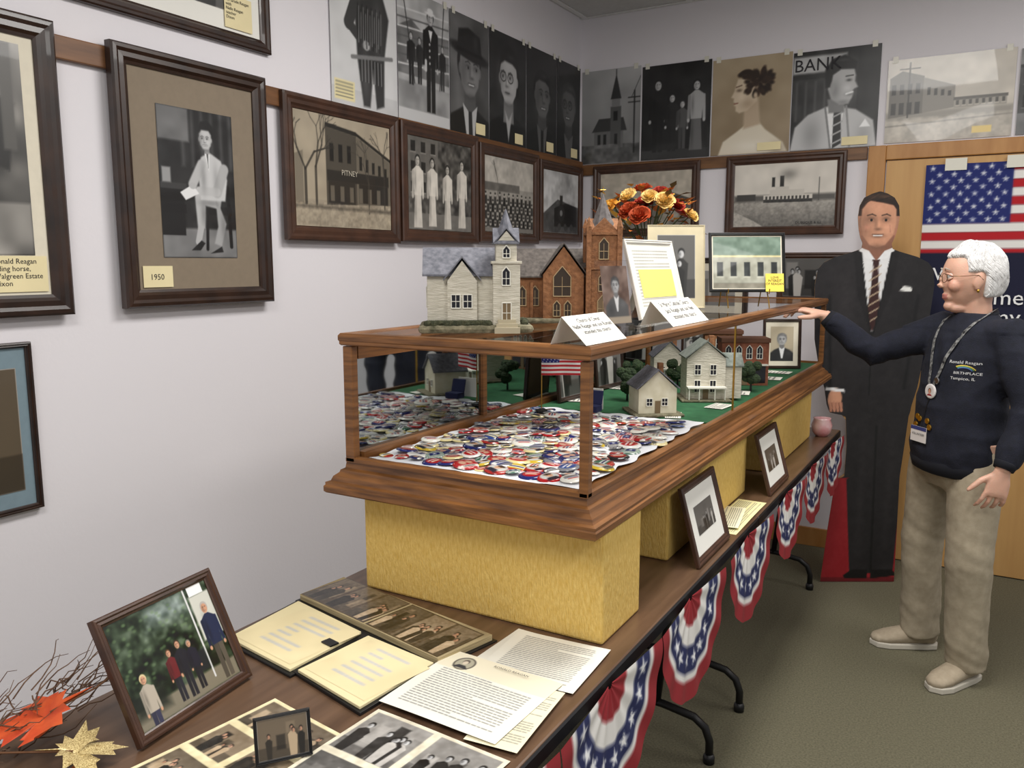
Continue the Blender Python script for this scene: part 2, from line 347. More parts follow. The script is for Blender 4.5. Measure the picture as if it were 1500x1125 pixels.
def p_seated(c):
    A=c.asp; c.fill(.12)
    for i in range(6): c.rect(i*A*.13+A*.3,.62,i*A*.13+A*.33,1,.3,soft=5)
    c.rect(0,.78,A*.4,1,.42,soft=3); c.rect(0,0,A,.2,.48,soft=3); c.noise(9,.1)
    c.rect(0,.15,A*.3,.46,.07); c.rect(0,.46,A*.34,.5,.22); c.rect(A*.03,.5,A*.14,.6,.6,soft=2); c.rect(A*.02,.3,A*.32,.36,.04)
    c.line((A*.9,.5),(A*.92,.08),.03,.05); c.line((A*.6,.3),(A*.58,.06),.025,.05); c.rect(A*.5,.3,A*.95,.36,.06)
    c.poly([(A*.78,.34),(A*.82,.44),(A*.5,.47),(A*.44,.42),(A*.46,.2),(A*.56,.2),(A*.58,.36)],.74,soft=2)
    c.poly([(A*.8,.33),(A*.72,.42),(A*.74,.22),(A*.68,.1),(A*.78,.08),(A*.86,.24)],.66,soft=2)
    c.blob(A*.65,.38,.12,.03,.4,.5); c.blob(A*.55,.3,.03,.1,.45,.6); c.blob(A*.82,.22,.03,.12,.4,.5)
    c.line((A*.5,.2),(A*.46,.11),.05,.72); c.poly([(A*.36,.05),(A*.5,.12),(A*.55,.1),(A*.48,.05)],.1); c.poly([(A*.62,.03),(A*.78,.08),(A*.8,.04)],.1)
    c.poly([(A*.52,.4),(A*.5,.6),(A*.55,.69),(A*.66,.73),(A*.82,.68),(A*.9,.55),(A*.86,.4)],.8,soft=2)
    c.line((A*.55,.64),(A*.42,.5),.07,.74,soft=2); c.line((A*.86,.62),(A*.75,.46),.08,.7,soft=2); c.line((A*.75,.46),(A*.5,.46),.06,.76,soft=2)
    c.blob(A*.57,.55,.03,.12,.5,.6); c.blob(A*.74,.55,.03,.12,.55,.5); c.poly([(A*.6,.72),(A*.67,.72),(A*.65,.6)],.92); c.poly([(A*.625,.72),(A*.65,.72),(A*.645,.62)],.3)
    c.poly([(A*.25,.44),(A*.42,.5),(A*.5,.44),(A*.32,.39)],.92); c.ell(A*.42,.49,.03,.022,.72)
    c.ell(A*.63,.86,.07,.075,.1,soft=2); c.rect(A*.6,.72,A*.67,.77,.6,soft=2); face(c,A*.62,.815,.075,.76,.1,-.5); c.poly([(A*.53,.86),(A*.55,.885),(A*.62,.895),(A*.7,.87),(A*.72,.84),(A*.73,.9),(A*.66,.94),(A*.56,.93)],.08,soft=2)
def tree(c,x,y0,h,w=.02,g=.2,seed=0):
    r=random.Random(seed)
    def br(x,y,a,l,w):
        if l<.04: return
        x2,y2=x+l*math.sin(a),y+l*math.cos(a); c.line((x,y),(x2,y2),w,g,a=.8)
        for k in range(2): br(x2,y2,a+r.uniform(-.7,.7),l*.66,w*.6)
    br(x,y0,0,h,w)
def p_pitney(c):
    A=c.asp; c.fill(.66); c.rect(0,0,A,.24,.62); c.noise(5,.1)
    c.poly([(0,.2),(0,.62),(A*.08,.66),(A*.08,.2)],.5)
    c.poly([(A*.3,.2),(A*.3,.9),(A*.62,.86),(A*.62,.22)],.3); c.poly([(A*.62,.22),(A*.62,.86),(A,.66),(A,.24)],.42)
    for i in range(3): c.rect(A*(.34+i*.09),.6,A*(.38+i*.09),.76,.1)
    for i in range(5): c.rect(A*(.65+i*.07),.55-.01*i,A*(.68+i*.07),.68-.02*i,.12)
    c.rect(A*.31,.42,A*.98,.52,.16); c.rect(A*.32,.22,A*.6,.42,.18); c.rect(A*.64,.24,A*.97,.42,.16)
    for i in range(6): c.rect(A*(.34+i*.1),.24,A*(.38+i*.1),.38,.4)
    c.poly([(A*.3,.9),(A*.62,.86),(A*.62,.9),(A*.3,.94)],.14); c.line((A*.62,.88),(A,.68),.03,.14)
    tree(c,A*.1,.2,.3,.035,.18,2); tree(c,A*.2,.2,.33,.03,.2,5); tree(c,A*.75,.15,.28,.02,.25,9); tree(c,A*.93,.2,.3,.02,.22,12)
    c.rect(0,.16,A,.19,.4,soft=3); c.noise(30,.12,0,.22); c.sepia(.12)
def p_women(c):
    A=c.asp; c.fill(.28); c.noise(12,.3); bldg(c,0,.35,A*.45,1,.4,3,3,.12,False); c.rect(0,0,A,.18,.45)
    for i,x in enumerate((.14,.36,.6,.84)): fig(c,A*x,.02+.02*(i%2),.78-.03*(i%3),.88,.84,.74,.1,True)
    c.noise(14,.06); c.sepia(.05)
def p_crowd(c):
    A=c.asp; c.fill(.62); c.rect(0,.6,A,1,.74); tree(c,A*.25,.5,.2,.012,.3,3); c.rect(0,.55,A*.7,.66,.4); c.noise(10,.12)
    for r in range(5):
        for i in range(11):
            x=A*(i+.5*(r%2)+.2)/11; y=.5-r*.1+rng.uniform(-.01,.01); c.poly([(x-.035,y-.14),(x-.03,y-.02),(x+.03,y-.02),(x+.035,y-.14)],rng.uniform(.08,.25)); c.ell(x,y,.019,.026,.7); c.ell(x,y+.018,.02,.014,.12)
    c.rect(0,0,A,.06,.5); c.sepia(.05)
def p_loco(c):
    A=c.asp; c.fill(.78); c.ell(A*.65,.8,.2,.16,.6,soft=12); c.poly([(0,.3),(A*.4,.55),(A,.45),(A,0),(0,0)],.3); c.noise(8,.15)
    c.poly([(A*.3,.1),(A*.3,.4),(A*.62,.5),(A*.95,.45),(A*.95,.12)],.08); c.ell(A*.5,.33,.13,.14,.14); c.ell(A*.5,.33,.05,.05,.5); c.rect(A*.46,.45,A*.54,.62,.08)
    for k in (.45,.62,.8): c.ell(A*k,.1,.06,.06,.25)
def p_cowboy(c):
    A=c.asp; c.fill(.86); c.rect(0,0,A,.12,.8); c.noise(6,.05)
    c.poly([(A*.46,.02),(A*.38,.35),(A*.35,.7),(A*.42,.85),(A*.78,.86),(A*.88,.7),(A*.8,.4),(A*.78,.05),(A*.66,.02),(A*.62,.3),(A*.56,.02)],.22,soft=2)
    c.line((A*.4,.8),(A*.26,.58),.1,.25); c.line((A*.26,.58),(A*.5,.46),.08,.25); c.ell(A*.52,.46,.04,.035,.68)
    c.blob(A*.7,.6,.06,.2,.5,.5); c.blob(A*.5,.25,.05,.2,.45,.5)
    for i in range(22): c.line((A*(.40+.017*i),.74-.02*(i%4)),(A*(.39+.017*i),.5-.03*(i%3)),.008,.5 if i%2 else .1)
    for i in range(14): c.line((A*(.42+.025*i),.36),(A*(.42+.025*i),.2),.007,.55 if i%2 else .1)
    c.ell(A*.6,.93,.085,.1,.7); c.ell(A*.6,1.0,.2,.05,.3); c.line((A*.3,.35),(A*.92,.42),.03,.5)
    c.rect(A*.04,.03,A*.33,.17,(.93,.88,.68)); 
    for i in range(5): c.line((A*.06,.15-.024*i),(A*.3,.15-.024*i),.006,.4)
def p_sailor(c):
    A=c.asp; c.fill(.7); c.rect(0,0,A,.3,.6); c.poly([(0,.35),(0,.7),(A*.25,.78),(A*.5,.7),(A,.74),(A,.35)],.42); c.noise(8,.15)
    for i in range(7): c.line((0,.42+.07*i),(A,.46+.07*i),.012,.35 if i%2 else .85)
    c.line((A*.1,1),(A*.3,.3),.012,.2); c.line((A*.9,1),(A*.8,.3),.012,.2)
    fig(c,A*.24,.28,.4,.12,.12); fig(c,A*.4,.3,.36,.16,.16); fig(c,A*.86,.3,.36,.12,.2)
    fig(c,A*.62,.1,.8,.1,.12,.72,.1,hat=.9); c.poly([(A*.58,.75),(A*.62,.66),(A*.66,.75)],.9); c.line((A*.52,.43),(A*.52,.5),.03,.8)
    for i in range(4): c.ell(A*.6,.64-.05*i,.01,.01,.8)
    c.rect(0,0,A,.09,.8)
def p_hatman(c):
    A=c.asp; c.fill(.3); c.rect(0,0,A*.4,1,.42,soft=40); c.noise(5,.1); bust(c,A*.5,.56,.24,.5,.1,.07,shirt=.75,tie=.15,hat=.12,look=1)
def p_lady(c):
    A=c.asp; c.fill(.14); c.noise(5,.06); bust(c,A*.5,.6,.24,.72,.09,.07,glasses=True,female=True,look=-1); c.poly([(A*.4,.3),(A*.5,.02),(A*.6,.3),(A*.5,.22)],.7,soft=2)
def p_darkman(c):
    A=c.asp; c.fill(.13); c.noise(5,.05); bust(c,A*.5,.56,.23,.4,.06,.07,shirt=.35,tie=.08,look=1)
def p_darkman2(c):
    A=c.asp; c.fill(.1); c.noise(5,.05); bust(c,A*.5,.55,.23,.36,.2,.05,shirt=.35,look=-1,glasses=True)
def p_church(c):
    A=c.asp; c.fill(.62); c.vgrad(.5,.7,.2,1); c.rect(0,0,A,.2,.36); c.noise(4,.08)
    c.rect(A*.22,.16,A*.72,.34,.42); c.poly([(A*.18,.34),(A*.3,.48),(A*.72,.48),(A*.78,.34)],.22)
    c.rect(A*.5,.16,A*.68,.6,.34); c.rect(A*.52,.6,A*.66,.68,.5); c.poly([(A*.5,.68),(A*.59,.95),(A*.68,.68)],.2); c.line((A*.59,.94),(A*.59,.99),.01,.15)
    for k in (.28,.38,.57): c.rect(A*k,.2,A*(k+.05),.31,.12)
    c.rect(A*.55,.45,A*.62,.55,.1); c.line((A*.9,.1),(A*.9,.75),.015,.1); c.line((A*.8,.68),(A*.99,.68),.012,.1); c.line((A*.8,.63),(A*.99,.63),.01,.1)
    c.line((A*.85,.68),(A,.9),.006,.2); c.noise(14,.18,0,.2)
def p_family(c):
    A=c.asp; c.fill(.12); c.noise(5,.08); c.rect(0,0,A,.1,.2)
    fig(c,A*.24,.08,.76,.1,.1,.7,.08); fig(c,A*.45,.08,.6,.14,.13,.72,.1); fig(c,A*.6,.1,.5,.32,.3,.75,.2); fig(c,A*.8,.08,.72,.66,.4,.72,.08,True)
def p_girl(c):
    A=c.asp; c.vgrad((.55,.48,.38),(.7,.63,.52)); c.noise(4,.06)
    sk=(.82,.75,.65)
    c.poly([(A*.1,0),(A*.16,.14),(A*.34,.24),(A*.44,.3),(A*.6,.34),(A*.7,.24),(A*.92,.1),(A*.98,0)],(.88,.84,.76),soft=2)
    c.poly([(A*.42,.48),(A*.6,.58),(A*.63,.3),(A*.42,.26)],(.74,.66,.56),soft=3)
    c.poly([(A*.33,.78),(A*.30,.70),(A*.285,.655),(A*.25,.60),(A*.285,.585),(A*.28,.555),(A*.295,.54),(A*.285,.52),(A*.31,.50),(A*.31,.455),(A*.36,.43),(A*.46,.45),(A*.58,.54),(A*.6,.78)],sk,soft=2)
    c.blob(A*.46,.52,.08,.06,(.6,.5,.4),.5); c.blob(A*.38,.6,.05,.06,(.92,.85,.76),.5); c.blob(A*.35,.665,.035,.02,(.3,.22,.16),.7); c.line((A*.31,.70),(A*.38,.715),.012,(.3,.2,.14),a=.8)
    c.line((A*.29,.53),(A*.335,.535),.012,(.5,.32,.26)); 
    for i in range(60):
        a=rng.uniform(0,6.28); r=math.sqrt(rng.uniform(0,1)); g=rng.uniform(.7,1.5); c.ell(A*.58+math.cos(a)*r*.17,.74+math.sin(a)*r*.13,.035,.022,(.16*g,.11*g,.08*g),rot=a,soft=2)
    for i in range(12): c.ell(A*(.36+.02*i),.82+.03*math.sin(i*.4),.03,.022,(.17,.12,.08),soft=2)
    c.ell(A*.56,.6,.02,.03,(.78,.7,.6),soft=2); c.blob(A*.5,.08,.2,.07,(.94,.91,.85),.7); c.blob(A*.85,.04,.1,.08,(.6,.54,.46),.6)
def p_bank(c):
    A=c.asp; c.fill(.2); c.rect(0,.72,A,1,.14); c.rect(0,.78,A*.62,.95,.72,soft=3); c.rect(A*.75,0,A,1,.1); c.noise(7,.1)
    for i in range(5): c.rect(A*(.04+.11*i),.3,A*(.07+.11*i),.7,.3,soft=2)
    c.poly([(A*.0,0),(A*.05,.24),(A*.2,.36),(A*.45,.44),(A*.75,.38),(A*.95,.26),(A,0)],.78,soft=2); c.poly([(A*.4,.42),(A*.62,.42),(A*.56,.08),(A*.5,.0),(A*.45,.08)],.93)
    c.blob(A*.25,.15,.12,.2,.5,.6); c.blob(A*.85,.12,.1,.15,.55,.5)
    c.poly([(A*.5,.4),(A*.58,.4),(A*.6,.05),(A*.5,.0)],.16); 
    for i in range(4): c.line((A*.5,.32-.09*i),(A*.6,.36-.09*i),.016,.7)
    c.line((A*.4,.42),(A*.48,.0),.02,.5); c.line((A*.64,.42),(A*.7,.0),.02,.55); c.poly([(A*.8,.2),(A*.86,.28),(A*.92,.2)],.97)
    c.poly([(A*.42,.5),(A*.44,.36),(A*.62,.36),(A*.62,.5)],.5,soft=2)
    c.poly([(A*.42,.8),(A*.42,.6),(A*.46,.5),(A*.56,.44),(A*.66,.44),(A*.7,.5),(A*.715,.55),(A*.705,.57),(A*.72,.585),(A*.76,.6),(A*.725,.66),(A*.73,.72),(A*.7,.82)],.74,soft=2)
    c.blob(A*.5,.58,.06,.12,.45,.6); c.blob(A*.64,.6,.05,.04,.9,.5); c.blob(A*.6,.46,.08,.03,.45,.6)
    c.poly([(A*.39,.62),(A*.38,.8),(A*.46,.9),(A*.6,.93),(A*.74,.85),(A*.73,.78),(A*.56,.79),(A*.47,.74),(A*.45,.62)],.07,soft=2); c.blob(A*.58,.88,.08,.02,.3,.6)
    c.blob(A*.655,.675,.03,.016,.15,.8); c.line((A*.62,.715),(A*.7,.72),.012,.1,a=.8); c.blob(A*.67,.535,.05,.02,.4,.6); c.line((A*.63,.54),(A*.70,.555),.018,.95); c.ell(A*.47,.62,.022,.045,.62,soft=2)
def p_street(c):
    A=c.asp; c.fill(.8); c.rect(0,0,A,.36,.74); c.noise(6,.08); c.rect(0,.28,A,.36,.6,soft=5)
    c.poly([(A*.02,.3),(A*.02,.78),(A*.12,.86),(A*.3,.78),(A*.3,.34)],.45); c.poly([(A*.3,.34),(A*.3,.76),(A*.55,.64),(A*.55,.38)],.55)
    for i in range(4): c.rect(A*(.04+.065*i),.58,A*(.075+.065*i),.7,.15); c.rect(A*(.04+.065*i),.34,A*(.08+.065*i),.48,.2)
    for i in range(4): c.rect(A*(.33+.055*i),.55-.01*i,A*(.355+.055*i),.64-.02*i,.2)
    bldg(c,A*.55,.37,A*.95,.48,.62,1,8,.3); c.line((A*.18,.3),(A*.18,.95),.015,.2); c.line((A*.1,.88),(A*.26,.88),.012,.2); c.line((0,.2),(A,.26),.02,.6); c.noise(18,.1,0,.3)
    c.rect(A*.7,.06,A*.85,.14,(.93,.86,.6)); c.sepia(.06)
def p_street2(c):
    A=c.asp; c.fill(.5); bldg(c,0,.25,A*.8,.8,.25,2,6,.1); c.rect(0,0,A,.25,.45); c.noise(8,.1)
def p_land(c):
    A=c.asp; c.fill(.72); c.rect(0,0,A,.5,.5); c.noise(5,.25,0,.5); c.noise(9,.12); c.poly([(0,.45),(A*.2,.6),(A*.5,.5),(A*.8,.62),(A,.5),(A,.4),(0,.4)],.3); c.sepia(.08)
def p_boat(c):
    A=c.asp; c.fill(.86); c.rect(0,0,A,.42,.55); c.vgrad(.4,.68,0,.42); c.rect(0,.4,A,.5,.35,soft=4); c.noise(5,.06)
    c.rect(A*.3,.42,A*.78,.5,.85); c.rect(A*.36,.5,A*.7,.58,.8); c.rect(A*.42,.58,A*.55,.63,.8); c.rect(A*.46,.63,A*.5,.8,.15); c.rect(A*.38,.63,A*.41,.78,.15)
    for i in range(12): c.rect(A*(.32+.037*i),.43,A*(.34+.037*i),.48,.2)
    c.blob(A*.55,.82,.16,.1,.45,.7); c.rect(A*.3,.38,A*.78,.43,.2); c.rect(A*.03,.42,A*.22,.52,.25); c.line((A*.84,.4),(A*.84,.75),.012,.3); c.poly([(0,.0),(0,.25),(A*.2,.1),(A*.3,0)],.7); c.noise(24,.12,0,.4); c.sepia(.05)
def p_colorgroup(c):
    A=c.asp; c.fill((.12,.18,.1)); c.noise(9,.3); c.rect(0,0,A,.18,(.5,.47,.4),soft=4); c.rect(A*.35,.8,A*.75,1,(.75,.8,.82),soft=25,a=.6); c.noise(14,.25,.3,1)
    for i in range(90): c.ell(rng.uniform(0,A),rng.uniform(.35,1),.02,.014,(.42,.52,.36),a=.5,soft=2)
    c.line((A*.76,.1),(A*.76,1),.02,(.85,.85,.85)); c.rect(A*.79,.45,A,.9,(.8,.8,.76),soft=3); c.rect(A*.62,.2,A*.75,.4,(.1,.12,.14),soft=4); c.rect(0,.1,A*.3,.3,(.06,.08,.05),soft=12,a=.8)
    sk=(.8,.6,.48); 
    def f(x,y,h,t,b,hr): fig(c,A*x,y,h,t,b,sk,hr)
    f(.43,.05,.5,(.4,.1,.12),(.12,.12,.16),(.3,.2,.12)); f(.53,.04,.55,(.1,.1,.14),(.1,.1,.14),(.2,.15,.1)); f(.63,.06,.48,(.1,.1,.16),(.1,.1,.14),(.5,.48,.45)); f(.9,.02,.78,(.12,.16,.28),(.35,.32,.28),(.7,.68,.66)); f(.15,-.16,.62,(.7,.66,.6),(.2,.2,.3),(.85,.78,.6))
    c.rect(A*.8,.9,A*.95,1,.95)
def ph_generic(seed,color=False):
    def fn(c,x0=0,y0=0,x1=None,y1=1):
        r=random.Random(seed); x1=c.asp if x1 is None else x1; w=x1-x0;h=y1-y0
        b=.3+.3*r.random(); tint=(1,.88,.72) if color else (1,.98,.95)
        cc=lambda g:tuple(g*t for t in tint)
        c.rect(x0,y0,x1,y1,cc(b)); c.rect(x0,y0,x1,y0+h*.3,cc(b*.7))
        for i in range(r.randint(4,7)):
            bx=x0+w*r.random()*.9; c.rect(max(bx,x0),y0+h*.2,min(bx+w*.18,x1),y0+h*(.4+.5*r.random()),cc(r.random()*.8),a=.7,soft=2)
        for i in range(r.randint(3,7)):
            fx=x0+w*(.12+.76*r.random()); fh=h*(.5+.3*r.random()); g=r.choice([.1,.15,.2,.75])
            c.poly([(fx-.09*fh,y0),(fx-.14*fh,y0+.7*fh),(fx-.04*fh,y0+.8*fh),(fx+.04*fh,y0+.8*fh),(fx+.14*fh,y0+.7*fh),(fx+.09*fh,y0)],cc(g)); c.ell(fx,y0+.93*fh,.07*fh,.085*fh,cc(.12)); c.ell(fx,y0+.89*fh,.055*fh,.075*fh,(.8,.6,.48) if color else .75); c.blob(fx-.03*fh,y0+.89*fh,.03*fh,.06*fh,.2,.6)
    return fn
def p_typed(seed,lines=22,margin=.12,head=True,col=.4,bg=(.94,.93,.88)):
    def fn(c):
        r=random.Random(seed); c.fill(bg); A=c.asp
        for i in range(lines):
            y=.9-i*(.82/lines); x=A*margin; e=A*(1-margin)*(1 if r.random()<.8 else .6)
            while x<e:
                w=r.uniform(.015,.06); c.line((x,y),(min(x+w,e),y),.3/lines,col,a=.75); x+=w+.018
        c.noise(3,.04)
    return fn
def p_photosheet(seed,nx,ny,color,bg=(.9,.87,.76)):
    def fn(c):
        c.fill(bg); A=c.asp; k=0
        for i in range(nx):
            for j in range(ny):
                m=.03; x0=A*i/nx+m;x1=A*(i+1)/nx-m;y0=j/ny+m;y1=(j+1)/ny-m
                ph_generic(seed*17+k,color)(c,x0,y0,x1,y1); k+=1
        c.noise(20,.1); c.noise(5,.06)
    return fn
def p_portrait_small(c):
    A=c.asp; c.fill((.75,.7,.6)); bust(c,A*.5,.62,.17,.7,.45,.15,shirt=.9)

# ------------------------------------------------------------ room
XL=-2.16; YB=4.5; ZC=2.88
S('floor',G().box(XL-.1,-1.6,-.1,2.6,YB+.1,0),CARPET)
S('wall_left',G().box(XL-.12,-1.6,0,XL,YB+.12,ZC),WALL)
S('wall_back',G().box(XL,YB,0,2.6,YB+.12,ZC),WALL)
S('ceiling',G().box(XL-.12,-1.6,ZC,2.6,YB+.12,ZC+.1),CEIL)
CG=M('ceiling_grid',(224,224,222),.5); g=G()
for i in range(8): g.box(XL+.02+.61*i,-1.6,ZC-.006,XL+.045+.61*i,YB,ZC-.001)
for i in range(10): g.box(XL,YB-.03-.61*i,ZC-.0055,2.6,YB-.005-.61*i,ZC-.0012)
S('trim_ceiling_grid',g,CG)
S('trim_picture_rail_left',G().box(XL,-1.6,2.025,XL+.018,YB,2.085),RAILW,bevel=.003)
S('trim_picture_rail_back',G().box(XL+.018,YB-.018,2.005,-.595,YB,2.065),M('rail_wood_back',(96,64,38),.45,rgb2=(128,90,56),scale=5,stretch=(1,1,9)),bevel=.003)
S('baseboard_left',G().box(XL,-1.6,0,XL+.015,YB,.1),RAILW,bevel=.003)
S('baseboard_back',G().box(XL+.015,YB-.015,0,-.6,YB,.1),TRIMW,bevel=.003)
g=G().box(-.59,YB-.03,0,-.51,YB,2.065).box(.42,YB-.03,0,.50,YB,2.065).box(-.51,YB-.03,1.995,.42,YB,2.065)
S('trim_door',g,TRIMW,bevel=.004)
S('door_1',G().box(-.505,YB-.018,.005,.415,YB-.001,1.992),DOORW,bevel=.002)
S('trim_picture_rail_right',G().box(.5,YB-.018,2.005,2.6,YB,2.065),RAILW,bevel=.003)

# ------------------------------------------------------------ frames
ZV=V((0,0,1))
def framed(name,label,O,U,W,w,h,fw,dp,fmat,inset,matmat,fn,picrect=None,res=100,cat='framed picture',leg=False):
    O=V(O);U=V(U).normalized();W=V(W).normalized();N=U.cross(W)
    e=empty(name,label,cat,O+U*(w/2))
    pr=[(fw*.98,.0),(0,0),(0,dp*.75),(.1*fw,dp*.95),(.28*fw,dp),(.45*fw,dp*.8),(.7*fw,dp*.86),(.85*fw,dp*.6),(fw,dp*.5),(fw,dp*.2)]
    P(e,'frame',G().rings(O,U,W,N,w,h,pr),fmat)
    P(e,'backing_board',G().obox(O+U*fw*.9+W*fw*.9,U,W,N,w-1.8*fw,h-1.8*fw,dp*.2),M('kraft_backing',(120,100,76),.9))
    if matmat: P(e,'mat_board',G().obox(O+U*fw*.95+W*fw*.95+N*(dp*.22),U,W,N,w-1.9*fw,h-1.9*fw,dp*.1),matmat)
    if picrect: a,b,c_,d_=picrect
    else: a,b,c_,d_=fw+inset,fw+inset,w-fw-inset,h-fw-inset
    picture(e,'photograph',O+U*a+W*b+N*(dp*.38),U,W,c_-a,d_-b,fn,PHOTO,res)
    if leg: 
        q=O+U*(w*.5)+W*(h*.85); f=O+U*(w*.5)-V((N.x,N.y,0))*(h*.5); f.z=O.z+.004
        P(e,'easel_leg',G().obox(q-U*.02,U,(f-q).normalized(),N,.04,(f-q).length,-.004),BLACKP)
    return e
def card(parent,O,U,W,w,h,mat,name='caption_card',t=.001):
    N=V(U).cross(V(W)); return P(parent,name,G().obox(V(O),U,W,N,w,h,t),mat)
UL=V((0,1,0)); UB=V((1,0,0)); xo=XL+.0185
def LF(name,label,y0,z0,y1,z1,fw,fmat,inset,mm,fn,picrect=None,res=100,dp=.022):
    return framed(name,label,(xo,y0,z0),UL,ZV,y1-y0,z1-z0,fw,dp,fmat,inset,mm,fn,picrect,res)
e=LF('framed_photograph','dark wooden frame with cream mat and horse riding photograph',.70,1.365,1.325,2.11,.055,DARKW,0,CREAMMAT,p_horse,(.08,.155,.535,.67))
card(e,(xo+.01,1.05,1.428),UL,ZV,.212,.09,CREAM); text(e,"Ronald Reagan\nriding horse,\nWalgreen Estate\nDixon",(xo+.011,1.125,1.499),UL,ZV,.0185,INK)
e=LF('framed_photograph','dark moulded frame with taupe mat, seated man in light suit',1.475,1.372,2.03,2.10,.052,DARKW,0,GREYMAT,p_seated,(.14,.145,.415,.585),res=190,dp=.03)
card(e,(xo+.0125,1.54,1.43),UL,ZV,.1,.062,CREAM); text(e,"1950",(xo+.0135,1.562,1.452),UL,ZV,.024,INK)
e=LF('framed_photograph','walnut frame with sepia photograph of a brick store building',2.11,1.58,2.74,2.08,.05,BROWNW,.002,None,p_pitney,res=130)
text(e,"PITNEY",(xo+.0095,2.40,1.824),UL,ZV,.028,M('faded_sign_paint',(190,182,165),.8))
LF('framed_photograph','walnut frame with photograph of women in white dresses',2.755,1.59,3.335,2.075,.05,BROWNW,.002,None,p_women,res=120)
LF('framed_photograph','walnut frame with photograph of a large outdoor crowd',3.35,1.6,3.93,2.06,.05,BROWNW,.002,None,p_crowd)
LF('framed_photograph','walnut frame with photograph of a steam locomotive',3.945,1.62,4.465,2.045,.045,BROWNW,.002,None,p_loco,res=80)
e=framed('framed_photograph','dark wooden frame with pale mat above the picture rail',(XL+.001,1.36,2.185),UL,ZV,.725,.5,.04,.022,DARKW,0,WHITEP,ph_generic(5),(.1,.1,.6,.42))
card(e,(XL+.012,1.9,2.235),UL,ZV,.11,.1,CREAM); text(e,"1st Grade Reagan\nwith\nNelle Reagan\nteacher\nDixon",(XL+.0135,1.905,2.315),UL,ZV,.013,INK)
framed('framed_photograph','thin black frame with blue mat and color photograph',(XL+.001,.74,.86),UL,ZV,.47,.44,.014,.02,DARKW,0,BLUEMAT,ph_generic(8,True),(.06,.055,.43,.375))
def BF(label,x0,z0,x1,z1,fw,fmat,inset,mm,fn,res=90,yo=YB-.0185):
    return framed('framed_photograph',label,(x0,yo,z0),UB,ZV,x1-x0,z1-z0,fw,.022,fmat,inset,mm,fn,None,res)
BF('walnut frame with landscape photograph behind the flowers',-2.06,1.65,-1.43,2.05,.045,BROWNW,.0,None,p_land)
e=BF('walnut frame with photograph of a steamboat on a river',-1.285,1.645,-.685,2.055,.045,BROWNW,0,None,p_boat,110)
text(e,"DUBUQUE & ILL.",(-.92,YB-.028,1.70),UB,ZV,.018,INK)
BF('dark frame with a street photograph low on the wall',-1.0,1.3,-.62,1.555,.03,BROWNW,.0,None,ph_generic(21),60,YB-.001)
BF('dark frame with a small photograph low on the wall',-1.75,1.2,-1.15,1.53,.03,DARKW,.04,CREAMMAT,ph_generic(22),60,YB-.001)

# posters
def poster(label,O,U,w,h,fn,res=130):
    ph=random.random()*6
    t=empty('poster',label,'poster',V(O)+V(U)*(w/2))
    picture(t,'print',V(O)+V(U).cross(ZV)*.003,U,ZV,w,h,fn,PHOTO,res,warp=lambda x,y:.0025+.002*math.sin(x*9+ph)*math.sin(y*6))
    N=V(U).cross(ZV)
    for k in (.03,w-.03):
        P(t,'tape',G().obox(V(O)+V(U)*(k-.012)+ZV*(h-.014)+N*.007,U,ZV,N,.024,.03,.0006),M('clear_tape',(225,222,208),.3))
    return t
zb=2.088
LP=[('photo poster of a performer in a fringed costume',2.385,2.775,p_cowboy),('photo poster of a naval officer beside a ship',2.78,3.147,p_sailor),('photo poster of a man wearing a dark hat',3.152,3.478,p_hatman),('photo poster of a woman with eyeglasses',3.483,3.84,p_lady),('dark photo poster of a man in a suit',3.845,4.18,p_darkman),('dark photo poster of an older man with eyeglasses',4.185,4.478,p_darkman2)]
for i,(lb,a,b,fn) in enumerate(LP):
    t=poster(lb,(XL,a,zb),UL,b-a,.515,fn)
    if i>1: 
        card(t,(XL+.008,b-.12,zb+.01),UL,ZV,.08,.05,CREAM)
BP=[('photo poster of a church with a tall steeple',-2.15,-1.79,2.07,2.585,p_church),('photo poster of a family group portrait',-1.782,-1.39,2.07,2.573,p_family),('sepia photo poster of a young woman with curled hair',-1.384,-.975,2.07,2.56,p_girl),('photo poster of a smiling man before a bank sign',-.97,-.56,2.068,2.548,p_bank),('photo poster of an old main street',-.525,.005,2.075,2.46,p_street),('photo poster of store buildings',.022,.5,2.075,2.45,p_street2)]
for lb,a,b,z0,z1,fn in BP:
    t=poster(lb,(a,YB,z0),UB,b-a,z1-z0,fn)
    if fn is p_bank: text(t,"BANK",(a+.005,YB-.0095,z0+.385),UB,ZV,.085,INK,spacing=1)
    if fn in (p_bank,p_girl): card(t,(b-.16,YB-.01,z0+.012),UB,ZV,.12,.04,CREAM)

# banner on door --------------------------------------------------------
def p_flag(c,z_split=.58):
    A=c.asp; s=(1-z_split)/ (7+3.45); c.fill((.08,.09,.2))
    for i in range(11):
        y1=1-i*s; y0=max(z_split,1-(i+1)*s)
        if y0<y1: c.rect(-1,y0,A+1,y1,(.72,.1,.14) if i%2==0 else (.93,.92,.9))
    c.rect(-1,1-7*s,A*.44,2,(.12,.16,.42))
    for r in range(9):
        n=6 if r%2==0 else 5
        for k in range(n): c.star(A*.44*((k+.5 if n==6 else k+1)/6),1-7*s*(r+.6)/9.2,s*.33,(.95,.95,.95))
e=empty('flag_banner','flag banner with stars and stripes over navy cloth on the door','banner',(.08,YB-.02,1.0))
picture(e,'cloth',(-.33,YB-.0185,.98),UB,ZV,.82,.98,p_flag,CLOTHP,170,warp=lambda x,y:.0065+.004*math.sin(x*16)+.002*math.sin(y*9+x*5))
text(e,"Welcome",(-.31,YB-.034,1.42),UB,ZV,.085,WINK); text(e,"Home\nJimmy",(-.14,YB-.034,1.31),UB,ZV,.1,WINK,spacing=.9)
